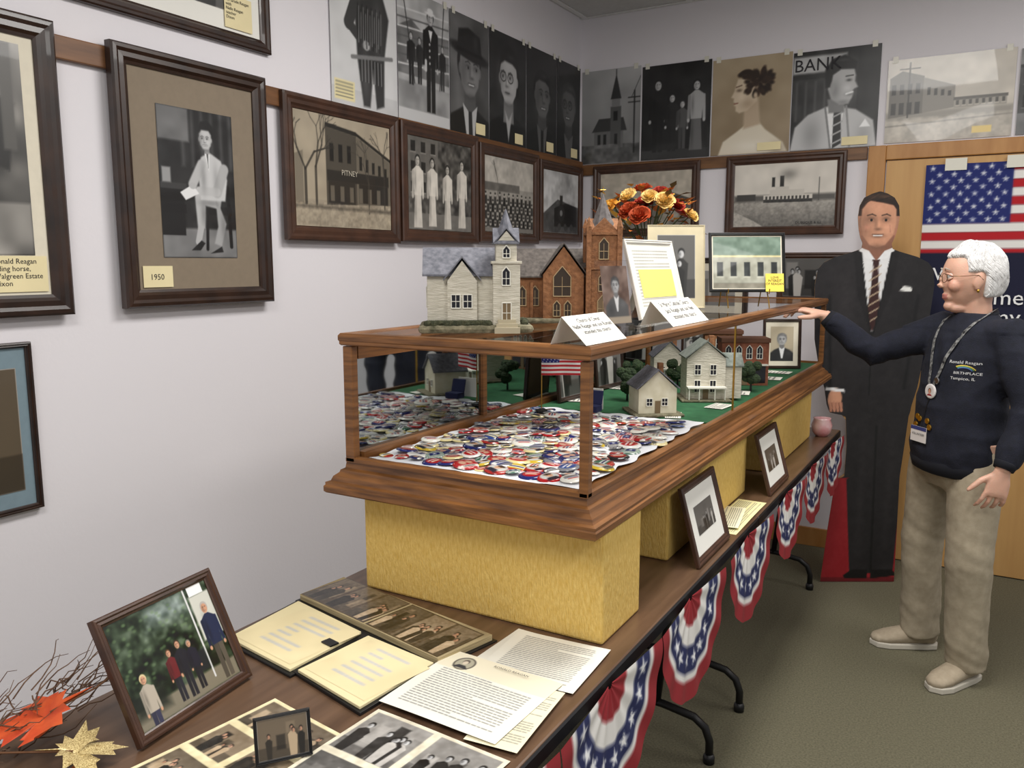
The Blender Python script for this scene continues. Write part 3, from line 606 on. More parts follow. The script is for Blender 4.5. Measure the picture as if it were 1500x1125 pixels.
for x in (-.25,0.0,.3): P(e,'tape',G().box(x,YB-.034,1.93,x+.09,YB-.032,1.985),M('clear_tape',(225,222,208),.3))

# ------------------------------------------------------------ tables
def table(y0,y1,legs,label):
    e=empty('folding_table',label,'table',(-.945,(y0+y1)/2,0))
    P(e,'table_top',G().box(-1.325,y0,.712,-.575,y1,.74),TABLEW,bevel=.004)
    P(e,'edge_band',G().rings((-1.328,y0+.001,.708),UB,UL,ZV,.756,y1-y0-.002,[(0.012,0),(0,.002),(0,.026),(.003,.03)]),BLACKP)
    for y in legs:
        g=G(); r=.0125; n=10
        pts=[V((-.65,y,0)),V((-.65,y,.07)),V((-.665,y,.11)),V((-.70,y,.135)),V((-.80,y,.15)),V((-.95,y,.155)),V((-1.1,y,.15)),V((-1.2,y,.135)),V((-1.235,y,.11)),V((-1.25,y,.07)),V((-1.25,y,0))]
        g.loft(pts,r,n,hint=(0,1,0)); g.cyl((-.82,y,.15),(-.76,y,.71),r); g.cyl((-1.08,y,.15),(-1.14,y,.71),r); g.cyl((-.83,y,.4),(-1.07,y,.4),.008); g.cyl((-.95,y,.4),(-.95,y+(.35 if y<(y0+y1)/2 else -.35),.70),.008)
        lg=P(e,'leg',g,BLACK,smooth=True)
        for x in (-.65,-1.25): P(lg,'foot_cap',G().lathe((x,y,0.0),[(.017,0),(.018,.02),(.0135,.03)],14),BLACKP,smooth=True)
table(.03,2.468,(.3,2.3),'brown laminate folding table holding albums and yellow blocks')
table(2.472,3.99,(2.64,3.86),'brown laminate folding table at the far end of the display case')

# bunting fans
def fan(yc,r,label):
    nr,na=40,120; vs=[];X=[];Y=[]
    for j in range(nr+1):
        rr=r*(.04+.96*j/nr)
        for i in range(na+1):
            a=math.pi*i/na; pl=math.sin(a*13)
            vs.append((-.565+.003*pl*(.3+.7*j/nr)+.016*(j/nr)**.8,yc-rr*math.cos(a)*1.0,.728-rr*math.sin(a)*1.03)); X.append(1-math.cos(a)*j/nr); Y.append(-math.sin(a)*j/nr)
    c=C(np.array(X),np.array(Y),.025); rr=np.hypot(c.X-1,c.Y); red=(.56,.12,.15); wh=(.88,.87,.85); bl=(.11,.14,.32)
    c.fill(red)
    for q,cl in ((.80,wh),(.72,bl),(.45,wh),(.25,red)): c.d(rr-q,cl)
    for k in range(9):
        a=math.pi*(k+.5)/9; c.star(1-math.cos(a)*.585,-math.sin(a)*.585,.085,(.95,.95,.95))
    fs=[(j*(na+1)+i,j*(na+1)+i+1,(j+1)*(na+1)+i+1,(j+1)*(na+1)+i) for j in range(nr) for i in range(na)]
    paintmesh('bunting_fan',vs,fs,c.c,CLOTHP,None,True,{"label":label,"category":"bunting","group":"bunting fans along the table edge"},(-.56,yc,.73))
for yc,r in ((.39,.233),(.86,.233),(1.33,.233),(1.80,.233),(2.32,.24),(2.83,.219),(3.27,.217),(3.71,.217)):
    fan(yc,r,'gathered red, white and blue star fan pinned to table edge')

# yellow blocks
for x0,y0,x1,y1 in ((-1.24,1.44,-.63,1.64),(-1.24,1.96,-.68,2.72),(-1.24,3.02,-.665,3.75)):
    T('display_block',G().box(x0,y0,.741,x1,y1,.974),YELL,'block covered in yellow slub cloth supporting the display case','display block',((x0+x1)/2,(y0+y1)/2,.741),bevel=.006,group='yellow cloth blocks under the display case')

# ------------------------------------------------------------ display case
e=empty('display_case','long antique oak and glass counter display case on yellow blocks','display case',(-.965,2.66,.975))
P(e,'base',G().rings((-1.303,1.375,0),UB,UL,ZV,.685,2.57,[(.03,.9755),(.004,.978),(0,.982),(0,.994),(.003,.997),(.003,1.003),(.012,1.006),(.016,1.016),(.026,1.024),(.028,1.030),(.036,1.034),(.038,1.048),(.04,1.05)],True,True),CASEW)
x0,x1,y0,y1=-1.26,-.650,1.405,3.905
for a,b,w in ((x0,y0,.026),(x1-.020,y0,.020),(x0,y1-.026,.026),(x1-.020,y1-.020,.020)):
    P(e,'post',G().box(a,b,1.05,a+w,b+.02,1.316),CASEW,bevel=.002)
P(e,'top_frame',G().rings((x0-.006,y0-.008,0),UB,UL,ZV,x1-x0+.012,y1-y0+.014,[(.030,1.318),(.005,1.318),(.002,1.321),(.002,1.327),(0,1.330),(0,1.340),(.004,1.3455),(.026,1.346),(.030,1.341),(.030,1.318)]),CASEW)
P(e,'bottom_rail',G().rings((x0,y0,0),UB,UL,ZV,x1-x0,y1-y0,[(.0,1.0505),(0,1.059),(.005,1.062),(.016,1.062),(.016,1.0505)]),CASEW)
P(e,'rear_rail',G().box(x0,y0+.03,1.285,x0+.02,y1-.03,1.317).box(x0,y0+.03,1.0505,x0+.03,y1-.03,1.07),CASEW)
MIR=M('mirror_silver',(165,170,170),.03,metal=1)
for a,b in ((y0+.03,1.965),(1.985,2.62),(2.64,3.27),(3.29,y1-.03)):
    P(e,'mirror_door',G().box(x0+.008,a,1.07,x0+.012,b,1.285),MIR)
    P(e,'door_stile',G().box(x0+.004,b,1.066,x0+.02,b+.02,1.29),CASEW)
def sheetglass(pts): return G().add(pts,[(0,1,2,3)])
P(e,'glass_pane',sheetglass([(x0+.03,y1-.01,1.06),(x1-.022,y1-.01,1.06),(x1-.022,y1-.01,1.317),(x0+.03,y1-.01,1.317)]),GLASS)
P(e,'glass_pane',sheetglass([(x0+.022,y0+.020,1.343),(x1-.022,y0+.020,1.343),(x1-.022,y1-.022,1.343),(x0+.022,y1-.022,1.343)]),GLASS,label='clear glass top')
P(e,'glass_joint',G().box(x1-.012,2.445,1.06,x1-.007,2.450,1.318),BRASS)
P(e,'keyhole_plate',G().box(-.6185,2.9,.984,-.6165,2.915,.993),BRASS)

vs=[];fs=[];nx,ny=60,80
def clz(x,y): return 1.056+.004*(noise.noise(V((x*9,y*9,2)))+.5)+.0015*noise.noise(V((x*30,y*30,7)))
for j in range(ny+1):
    for i in range(nx+1):
        x=-1.217+.532*i/nx+(.006*math.sin(j*.5) if i in(0,nx) else 0); y=1.435+.80*j/ny+(.02*noise.noise(V((i*.2,5,1))) if j==ny else 0)
        vs.append((x,y,clz(x,y)))
fs=[(j*(nx+1)+i,j*(nx+1)+i+1,(j+1)*(nx+1)+i+1,(j+1)*(nx+1)+i) for j in range(ny) for i in range(nx)]
mkobj('white_cloth',vs,fs,WHITEC,smooth=True,top={"label":"wrinkled white cloth lying under the campaign buttons","category":"cloth"},origin=(-.95,1.8,1.055))
T('green_felt',G().box(-1.225,2.26,1.0505,-.675,3.88,1.054),GREEN,'green felt sheet under the model buildings','felt sheet',(-.95,3.0,1.052))
PAL=[(.12,.16,.42),(.7,.1,.12),(.92,.92,.9),(.88,.82,.6),(.1,.1,.12),(.2,.3,.55),(.8,.68,.2),(.25,.42,.34),(.66,.16,.14),(.5,.5,.52)]
BT=attrmat('button_enamel',.2,coat=.6)
def buttonmesh(k):
    r=random.Random(k*7+1); nr,na=12,36; vs=[];X=[];Y=[]
    prof=[(j/nr,.0035*(1-(j/nr)**2)**.5+.0015) for j in range(nr)]+[(1,.0)]
    for q,z in prof:
        for i in range(na): 
            a=2*math.pi*i/na; vs.append((q*math.cos(a)*.0245,q*math.sin(a)*.0245,z)); X.append(q*math.cos(a));Y.append(q*math.sin(a))
    fs=[(j*na+i,(j+1)*na+i,(j+1)*na+(i+1)%na,j*na+(i+1)%na) for j in range(nr) for i in range(na)]
    c=C(np.array(X),np.array(Y),.12); a,b=r.sample(PAL,2); c.fill(a); t=k%6
    if t==0: c.ell(0,0,.7,.7,b); c.line((-.45,.2),(.45,.2),.16,(.95,.95,.95) if sum(b)<1.5 else (.1,.1,.2)); c.line((-.35,-.15),(.35,-.15),.2,(.7,.1,.12) if sum(b)>1.5 else (.95,.9,.8))
    elif t==1: c.rect(-1,-.25,1,.25,(.93,.93,.9)); c.line((-.6,0),(.6,0),.2,(.1,.12,.3)); c.rect(-1,-1,1,-.45,b)
    elif t==2: c.ell(0,.05,.75,.75,(.8,.8,.78)); c.ell(0,.15,.3,.4,(.8,.62,.5)); c.ell(0,.42,.33,.2,(.2,.12,.08)); c.poly([(-.6,-.8),(-.4,-.3),(.4,-.3),(.6,-.8)],(.15,.15,.2)); c.ell(-.1,.2,.04,.04,.1); c.ell(.12,.2,.04,.04,.1)
    elif t==3: 
        for s_ in range(-3,4): c.rect(-1,s_*.28,1,s_*.28+.14,(.93,.92,.9))
        c.rect(-.5,-.3,.5,.3,(.12,.16,.42)); c.star(0,0,.25,(.95,.95,.95))
    elif t==4: c.fill((.92,.91,.87)); c.line((-.5,.3),(.5,.3),.2,b); c.line((-.6,0),(.6,0),.14,(.1,.12,.35)); c.line((-.4,-.3),(.4,-.3),.16,(.7,.1,.12))
    else: c.fill((.12,.15,.36) if r.random()<.4 else (.66,.12,.14)); c.ell(-.25,.1,.28,.36,(.8,.64,.54)); c.ell(.3,.1,.26,.34,(.78,.6,.5)); c.rect(-1,-.75,1,-.4,(.93,.92,.88)); c.line((-.4,-.57),(.4,-.57),.12,.1)
    me=bpy.data.meshes.new('campaign_button'); me.from_pydata(vs,[],fs); me.materials.append(BT); me.polygons.foreach_set('use_smooth',[True]*len(me.polygons))
    at=me.color_attributes.new('Col','FLOAT_COLOR','POINT'); cc=tolin(np.clip(c.c,0,1)); at.data.foreach_set('color',np.concatenate([cc,np.ones((len(cc),1))],1).astype(np.float32).ravel())
    return me
BM=[buttonmesh(k) for k in range(36)]
for j in range(18):
    for i in range(13):
        x=-1.19+.0425*i+(.021 if j%2 else 0)+random.uniform(-.006,.006); y=1.475+.0405*j+random.uniform(-.006,.006)
        if x>-.70: continue
        o=bpy.data.objects.new('campaign_button',random.choice(BM)); s=random.choice([.7,.85,.95,1,1.1,1.2]); o.scale=(s,s,s)
        o.location=(x,y,clz(x,y)+.0012+.0024*((i+j*2)%3)); o.rotation_euler=(random.uniform(-.12,.12),random.uniform(-.12,.12),random.uniform(-.6,2.0)); COL.objects.link(o)
        o["label"]="round campaign button pin with printed face on white cloth"; o["category"]="button pin"; o["group"]="campaign buttons on the white cloth"

# ------------------------------------------------------------ model buildings
def loc(x,y,z,ang,sc=None):
    m=Matrix.Translation((x,y,z))@Matrix.Rotation(ang,4,'Z')
    return m@Matrix.Diagonal((sc[0],sc[1],sc[2],1)) if sc else m
def gable(g,x0,y0,x1,y1,z0,h,axis='x',ov=.006,t=.004):
    if axis=='x':
        ym=(y0+y1)/2; a=[(x0-ov,y0-ov,z0),(x1+ov,y0-ov,z0),(x1+ov,ym,z0+h),(x0-ov,ym,z0+h),(x0-ov,y1+ov,z0),(x1+ov,y1+ov,z0)]
    else:
        xm=(x0+x1)/2; a=[(x0-ov,y1+ov,z0),(x0-ov,y0-ov,z0),(xm,y0-ov,z0+h),(xm,y1+ov,z0+h),(x1+ov,y1+ov,z0),(x1+ov,y0-ov,z0)]
    b=[(p[0],p[1],p[2]+t) for p in a]
    g.add(a+b,[(0,3,2,1),(3,4,5,2),(6,7,8,9),(9,8,11,10),(0,1,7,6),(4,10,11,5),(0,6,9,3),(3,9,10,4),(1,2,8,7),(2,5,11,8)])
def gwall(g,x0,y0,x1,y1,z0,h,axis='x'):
    if axis=='x':
        ym=(y0+y1)/2; g.add([(x0,y0,z0),(x0,y1,z0),(x0,ym,z0+h*.97),(x1,y0,z0),(x1,y1,z0),(x1,ym,z0+h*.97)],[(0,2,1),(3,4,5),(0,1,4,3),(0,3,5,2),(1,2,5,4)])
    else:
        xm=(x0+x1)/2; g.add([(x0,y0,z0),(x1,y0,z0),(xm,y0,z0+h*.97),(x0,y1,z0),(x1,y1,z0),(xm,y1,z0+h*.97)],[(0,1,2),(3,5,4),(0,3,4,1),(0,2,5,3),(1,4,5,2)])
def win(parent,m,x,y,z,w,h,face='-y',arch=False,mat=None,frm=None):
    Fr={'-y':((1,0,0),(0,-1,0)),'-x':((0,-1,0),(-1,0,0)),'+x':((0,1,0),(1,0,0))}[face]
    U=(m.to_3x3()@V(Fr[0])).normalized(); N=(m.to_3x3()@V(Fr[1])).normalized(); O=m@V((x,y,z))
    poly=[(0,0),(w,0),(w,h)]+([(w*.5,h+w*.6)] if arch else [])+[(0,h)]
    wn=P(parent,'window',G().prism(poly,O,U,ZV,N,.0015),mat or M('dark_pane',(30,30,36),.2))
    g=G()
    for k in range(len(poly)):
        a=poly[k]; b=poly[(k+1)%len(poly)]; g.cyl(O+U*a[0]+ZV*a[1]+N*.0018,O+U*b[0]+ZV*b[1]+N*.0018,.0014,n=6)
    g.cyl(O+U*w*.5+N*.002,O+U*w*.5+ZV*h+N*.002,.0008,n=5); g.cyl(O+ZV*h*.5+N*.002,O+U*w+ZV*h*.5+N*.002,.0008,n=5)
    P(wn,'window_frame',g,frm or M('window_white',(225,222,210),.6))
SHING=M('grey_shingle',(88,90,98),.8,rgb2=(126,126,134),scale=90); SIDING=M('white_clapboard',(190,184,166),.7,rgb2=(216,210,194),scale=30,stretch=(1,1,6),bump=.4,bscale=60)
BRICK=M('orange_brick',(122,80,50),.8,rgb2=(158,108,70),scale=80,bump=.3,bscale=120); BSHING=M('brown_shingle',(60,54,50),.8,rgb2=(98,90,84),scale=90)
GRASSM=M('model_grass',(84,82,62),.95,rgb2=(140,132,108),scale=60,bump=.6,bscale=90); PATH=M('model_path',(176,166,142),.9)
ZT=1.3465
cx0,cy0=-1.025,1.605
e=empty('model_church','white clapboard model church with grey roof and corner steeple','model building',(cx0,cy0,ZT))
m=loc(cx0,cy0,ZT,.60)
g=G(m); g.box(-.135,-.085,0,.12,.075,.018); P(e,'base',g,GRASSM,bevel=.008)
g=G(m); 
for i in range(30): g.sph((-.115+.14*i/30,-.074+.006*random.random(),.020),(.0085,.0085,.009),8,6)
for i in range(7): g.sph((.10+.008*random.random(),-.06+.015*i,.020),(.0085,.0085,.009),8,6)
P(e,'shrubs',g,M('model_shrub',(46,52,36),.95,rgb2=(78,78,54),scale=90,bump=1,bscale=120))
g=G(m); g.box(-.115,-.055,.018,.045,.06,.125); gwall(g,-.115,-.055,.045,.06,.125,.055,'x'); P(e,'walls',g,SIDING,bevel=.001)
g=G(m); gable(g,-.115,-.055,.045,.06,.125,.06,'x',.01); P(e,'roof',g,SHING)
g=G(m); g.box(-.07,-.068,.018,-.005,-.05,.115); gwall(g,-.07,-.068,-.005,-.05,.115,.045,'y'); P(e,'front_gable',g,SIDING)
g=G(m); gable(g,-.075,-.069,.0,.0,.115,.05,'y',.004); P(e,'gable_roof',g,SHING)
g=G(m); g.box(.03,-.075,.018,.09,-.015,.155); g.box(.026,-.079,.152,.094,-.011,.158); g.box(.037,-.068,.158,.083,-.022,.195)
gwall(g,.035,-.070,.085,-.020,.195,.03,'x'); gwall(g,.035,-.070,.085,-.020,.195,.03,'y'); P(e,'tower',g,SIDING,bevel=.001)
g=G(m); gable(g,.035,-.070,.085,-.020,.195,.033,'x',.004,.003); gable(g,.035,-.070,.085,-.020,.195,.033,'y',.004,.003); g.loft([(.06,-.045,.205),(.06,-.045,.272)],[.026,.001],8); P(e,'steeple',g,SHING)
for x in (-.062,-.036): win(e,m,x,-.0685,.055,.02,.03,'-y')
for y in (.03,-.01): win(e,m,-.1155,y+.012,.055,.018,.045,'-x')
win(e,m,.05,-.0755,.105,.018,.03,'-y',True); win(e,m,.052,-.069,.165,.016,.018,'-y',True); win(e,m,.05,-.0755,.022,.02,.045,'-y',False,M('model_door',(120,100,72),.7))
for i in range(3): P(e,'step',G(m).box(.04-.004*i,-.085-.009*i,.001,.08+.004*i,-.075-.009*i,.03-.008*i),PATH)
cx0,cy0=-1.03,1.985
e=empty('model_church','brown brick model church with tall pointed spire','model building',(cx0,cy0,ZT))
m=loc(cx0,cy0,ZT,.55,(1.05,1.05,.86)); BW=M('model_stone',(170,146,110),.8)
g=G(m); g.box(-.125,-.10,0,.16,.08,.014); P(e,'base',g,GRASSM,bevel=.005)
g=G(m); g.box(-.11,-.05,.014,.10,.07,.135); gwall(g,-.11,-.05,.1,.07,.135,.08,'x'); P(e,'walls',g,BRICK)
g=G(m); gable(g,-.11,-.05,.10,.07,.135,.085,'x',.01); P(e,'roof',g,BSHING)
g=G(m); g.box(-.03,-.085,.014,.07,-.04,.145); gwall(g,-.03,-.085,.07,-.0,.145,.085,'y'); P(e,'transept',g,BRICK)
g=G(m); gable(g,-.03,-.085,.07,.0,.145,.09,'y',.006); P(e,'transept_roof',g,BSHING)
g=G(m); g.box(.08,-.095,.014,.155,-.02,.27); 
for a,b in ((.08,-.095),(.155,-.095),(.08,-.02),(.155,-.02)): g.box(a-.006,b-.006,.014,a+.006,b+.006,.285); g.loft([(a,b,.285),(a,b,.315)],[.009,.0005],4)
g.box(.075,-.1,.16,.16,-.015,.166); g.box(.075,-.1,.262,.16,-.015,.27); gwall(g,.08,-.095,.155,-.02,.268,.045,'x'); gwall(g,.08,-.095,.155,-.02,.268,.045,'y'); P(e,'tower',g,BRICK)
g=G(m); g.loft([(.1175,-.0575,.28),(.1175,-.0575,.31),(.1175,-.0575,.385)],[.036,.024,.001],8); P(e,'spire',g,M('slate_brown',(74,70,70),.8,rgb2=(112,106,104),scale=90))
g=G(m); g.cyl((.1175,-.0575,.38),(.1175,-.0575,.405),.001,n=6); g.cyl((.111,-.0575,.396),(.124,-.0575,.396),.001,n=6); P(e,'cross',g,BRASS)
for k in range(2): g=G(m); g.box(-.105+.045*k,-.058,.014,-.098+.045*k,-.045,.12); P(e,'buttress',g,BRICK)
WD=M('model_glass_warm',(58,46,36),.3)
for x in (-.09,-.058): win(e,m,x,-.0505,.05,.02,.04,'-y',True,WD,BW)
win(e,m,-.005,-.0855,.08,.045,.05,'-y',True,WD,BW); win(e,m,-.005,-.0855,.02,.018,.03,'-y',True,WD,BW); win(e,m,.022,-.0855,.02,.018,.03,'-y',True,WD,BW)
win(e,m,.105,-.0955,.19,.024,.04,'-y',True,WD,BW); win(e,m,.105,-.0955,.095,.024,.035,'-y',True,WD,BW); win(e,m,.103,-.0955,.02,.028,.04,'-y',True,M('model_door',(120,100,72),.7),BW)
win(e,m,.1555,-.072,.19,.024,.04,'+x',True,WD,BW); win(e,m,.1555,-.072,.095,.024,.035,'+x',True,WD,BW)
for y in (-.02,.03): win(e,m,-.1105,y,.05,.02,.045,'-x',True,WD,BW)
def house(label,x,y,ang,w,d,h,rh,wall,roof,porch=False,wing=False):
    e=empty('model_house',label,'model building',(x,y,1.055)); m=loc(x,y,1.0545,ang)
    P(e,'base',G(m).box(-w*.65,-d*.75,0,w*.65,d*.65,.008),GRASSM,bevel=.003)
    g=G(m); g.box(-w/2,-d/2,.008,w/2,d/2,h); gwall(g,-w/2,-d/2,w/2,d/2,h,rh,'y'); P(e,'walls',g,wall)
    g=G(m); gable(g,-w/2,-d/2,w/2,d/2,h,rh,'y',.007); P(e,'roof',g,roof)
    g=G(m); g.box(w*.15,0,h,w*.28,d*.15,h+rh+.015); P(e,'chimney',g,BRICK)
    for k in (-.3,.1): win(e,m,w*k,-d/2-.0003,.03,w*.16,h*.28,'-y')
    for k in (-.3,.1): win(e,m,w*k,-d/2-.0003,h*.62,w*.16,h*.24,'-y') if h>.09 else None
    for k in (.25,-.15): win(e,m,w/2+.0003,-d*k,.03,d*.16,h*.28,'+x')
    P(e,'door',G(m).box(-w*.07,-d/2-.002,.008,w*.07,-d/2,.045),M('model_door',(120,100,72),.7))
    if porch:
        g=G(m); g.box(-w*.5,-d*.5-.03,.045,w*.5,-d*.5,.05); 
        for k in (-.46,-.2,.2,.46): g.cyl((w*k,-d*.5-.026,.008),(w*k,-d*.5-.026,.046),.002,n=6)
        P(e,'porch',g,M('window_white',(225,222,210),.6))
    if wing:
        g=G(m); g.box(w/2,-d*.35,.008,w*.95,d*.35,h*.8); gwall(g,w/2,-d*.35,w*.95,d*.35,h*.8,rh*.7,'x'); P(e,'wing',g,wall)
        g=G(m); gable(g,w/2,-d*.35,w*.95,d*.35,h*.8,rh*.7,'x',.006); P(e,'wing_roof',g,roof)
CREAMS=M('cream_stucco',(206,198,170),.8,rgb2=(224,218,196),scale=30)
house('small cream model house with grey roof inside the display case',-.87,2.33,.65,.115,.11,.08,.055,CREAMS,SHING)
house('white two-story model house with porch inside the display case',-.82,2.66,.5,.125,.11,.14,.055,SIDING,M('grey_green_shingle',(96,104,98),.8,rgb2=(128,134,126),scale=90),True,True)
house('white model cottage inside the display case',-1.08,3.05,.5,.12,.1,.09,.06,SIDING,SHING,True)
def storefront(label,x,y,ang,w,d,h,wall):
    e=empty('model_store',label,'model building',(x,y,1.055)); m=loc(x,y,1.0545,ang)
    P(e,'walls',G(m).box(-w/2,-d/2,0,w/2,d/2,h),wall); P(e,'cornice',G(m).box(-w/2-.004,-d/2-.006,h-.012,w/2+.004,d/2,h+.004),M('model_cornice',(96,60,40),.7),bevel=.001)
    for k in range(4): win(e,m,-w*.42+w*.22*k,-d/2-.0003,h*.58,w*.12,h*.22,'-y',True)
    P(e,'shop_window',G(m).box(-w*.44,-d/2-.002,.01,-w*.08,-d/2,h*.42),M('dark_pane',(30,30,36),.2)); P(e,'shop_window',G(m).box(w*.08,-d/2-.002,.01,w*.44,-d/2,h*.42),M('dark_pane',(30,30,36),.2))
    P(e,'door',G(m).box(-w*.06,-d/2-.002,.002,w*.06,-d/2,h*.38),M('model_door',(120,100,72),.7)); P(e,'awning',G(m).box(-w*.47,-d/2-.02,h*.44,w*.47,-d/2,h*.47),M('window_white',(225,222,210),.6))
storefront('brick model store building inside the display case',-.80,3.08,.45,.17,.1,.17,M('dark_brick',(120,66,46),.8,rgb2=(150,92,66),scale=80))
storefront('tan model bank building inside the display case',-.97,3.40,.4,.15,.09,.17,BRICK)
for x,y in ((-1.02,2.5),(-.98,2.88),(-1.1,2.75),(-.72,2.90)):
    e=empty('model_tree','small green model tree inside the display case','model tree',(x,y,1.0545),group='model trees in the case')
    P(e,'trunk',G().cyl((x,y,1.0545),(x,y,1.1),.004,.003,8),BLACKP); g=G()
    for i in range(14): g.sph((x+random.uniform(-.022,.022),y+random.uniform(-.022,.022),1.11+random.uniform(-.02,.04)),.017,8,6)
    P(e,'foliage',g,M('model_foliage',(38,52,34),.95,rgb2=(62,80,48),scale=90,bump=1,bscale=150))
def tent(label,O,U,w,h,lean,lines,size,mat=WHITEP):
    O=V(O);U=V(U).normalized(); N0=U.cross(ZV); W=(ZV*math.cos(lean)-N0*math.sin(lean)).normalized(); N=U.cross(W)
    e=empty('caption_card',label,'card',O+U*w/2)
    P(e,'front_panel',G().obox(O,U,W,N,w,h,.001),mat)
    top=O+W*h; bk=top-N0*(h*.3); bk.z=O.z; d=(bk-top)
    P(e,'rear_panel',G().obox(top,U,d.normalized(),N,w,d.length,-.001),mat)
    text(e,lines,O+U*w*.5+W*(h*.74)+N*.0008,U,W,size,INK,'CENTER')
    return e
tent('white tent card with handwritten church caption',(-.655,1.40,ZT),(0.02,1,0),.185,.075,.8,"Church of Christ\nNelle Reagan and son Ronald\nattended this church",.0145)
tent('white tent card with handwritten Catholic church caption',(-.672,1.93,ZT),(0.0,1,0),.285,.085,.78,"St Marys Catholic Church\nJack Reagan and son Neil\nattended this church",.021)
for i,(x,y,w,h,r) in enumerate(((-.76,2.27,.10,.045,.3),(-.70,2.48,.1,.06,-.1),(-.70,2.80,.09,.08,.2),(-.69,3.22,.09,.13,.1),(-.70,3.42,.08,.1,0),(-1.10,2.4,.12,.1,.3),(-1.12,2.7,.1,.1,0))):
    U=V((math.cos(r+1.57),math.sin(r+1.57),0)); W=ZV.cross(U)
    picture(None,'caption_card',(x,y,1.057),U,W,w,h,p_typed(i,6,.08,col=.35),PAPERP,40,top={"label":"white caption paper lying flat inside the display case","category":"card"},origin=(x,y,1.057))
framed('framed_portrait','small dark frame with an oval portrait inside the display case',(-.84,3.56,1.056),(.8,.42,0),(-.04,.08,1),.16,.21,.012,.012,DARKW,.02,CREAMMAT,p_portrait_small,res=60,leg=True)
framed('framed_photograph','small black frame standing inside the display case',(-1.18,3.5,1.056),(.9,.3,0),(-.03,.09,1),.16,.2,.012,.012,DARKW,.0,None,ph_generic(31),res=50,leg=True)
for i,(x,y) in enumerate(((-1.19,2.33),(-1.19,2.62))):
    framed('framed_photograph','dark framed photograph standing by the mirrored case doors',(x,y,1.056),(.1,1,0),(-.08,0,1),.2,.2,.014,.012,DARKW,.0,None,ph_generic(41+i),res=50)
fx,fy=-1.135,2.12
e=empty('miniature_flag','miniature stars and stripes flag on a thin staff','flag',(fx,fy,1.066))
P(e,'staff',G().cyl((fx,fy,1.066),(fx,fy,1.265),.0018,n=8),BRASS); P(e,'stand',G().lathe((fx,fy,1.066),[(.018,0),(.018,.006),(.005,.01)],16),BLACKP)
def p_flag13(c):
    A=c.asp
    for i in range(13): c.rect(-1,1-(i+1)/13,A+1,1-i/13,(.75,.12,.16) if i%2==0 else (.94,.93,.92))
    c.rect(-1,6/13,A*.42,2,(.13,.17,.45))
    for r in range(7):
        for k in range(5): c.star(A*.42*(k+(.7 if r%2 else .4))/5,6/13+(7/13)*(r+.5)/7,.026,(.95,.95,.95))
picture(e,'flag_cloth',(fx,fy-.002,1.175),(.85,.5,0),ZV,.125,.08,p_flag13,CLOTHP,110,warp=lambda x,y:.003*math.sin(x*70))
T('jewelry_box',G().box(-1.03,2.17,1.068,-.98,2.21,1.087).obox((-1.03,2.21,1.087),(1,0,0),(0,.3,1),(0,-1,0),.05,.04,.006),M('navy_velvet',(24,30,72),.8),'open navy velvet box with a medal on the cloth','box',(-1.0,2.19,1.068),bevel=.002)
T('photo_card',G().box(-1.06,2.235,1.068,-.99,2.239,1.13),WHITEP,'white standing card behind the small navy box','card',(-1.03,2.23,1.068))

# ------------------------------------------------------------ items on case top
e=empty('acrylic_photo_stand','clear acrylic stand holding a brownish photograph','photo stand',(-.74,1.80,ZT))
Us=V((.25,.97,0)).normalized(); Ws=(ZV*.98-Us.cross(ZV)*.15).normalized(); Ns=Us.cross(Ws); Os=V((-.775,1.735,ZT+.001))
P(e,'acrylic_panel',G().obox(Os,Us,Ws,Ns,.12,.16,.006),glassmat('acrylic',.95,.5)); P(e,'foot',G().obox(Os+Ns*.006,Us,V((Ns.x,Ns.y,0)).normalized(),ZV,.12,.03,.005),glassmat('acrylic_foot',.92,.5))
def p_brown(c): c.fill((.42,.34,.3)); c.noise(6,.2); bust(c,c.asp*.5,.66,.14,.62,.2,.3,shirt=.8); c.rect(0,0,c.asp,.12,(.6,.55,.48))
picture(e,'photograph',Os+Ns*.0068+Us*.01+Ws*.012,Us,Ws,.1,.135,p_brown,PHOTO,60)
Od=V((-.83,2.105,ZT)); Ud=V((.12,.99,0)).normalized(); Wd=V((-.26,.04,.95)).normalized(); Nd=Ud.cross(Wd)
e=framed('framed_document','white framed typed document with highlighted yellow paragraph',Od,Ud,Wd,.285,.225,.012,.01,M('white_frame',(225,222,214),.5),.0,None,p_typed(3,18,.1,col=.5),res=90,leg=False)
P(e,'highlight',G().obox(Od+Ud*.05+Wd*.06+Nd*.0044,Ud,Wd,Nd,.2,.08,.0004),M('highlighter',(246,232,120),.7)); P(e,'easel_leg',G().obox(Od+Ud*.13+Wd*.2-Nd*.001,Ud,(V((-.30,.04,-.95))).normalized(),Nd,.04,.185,-.002),WHITEP)
cx,cy=-1.14,2.95
e=empty('flower_arrangement','autumn silk flower arrangement in a dark vase','flower arrangement',(cx,cy,ZT))
P(e,'vase',G().lathe((cx,cy,ZT),[(.035,0),(.05,.03),(.055,.09),(.04,.15),(.03,.19),(.036,.215),(.033,.215),(.026,.19)],24),M('dark_glaze',(30,24,30),.2,coat=.5),smooth=True)
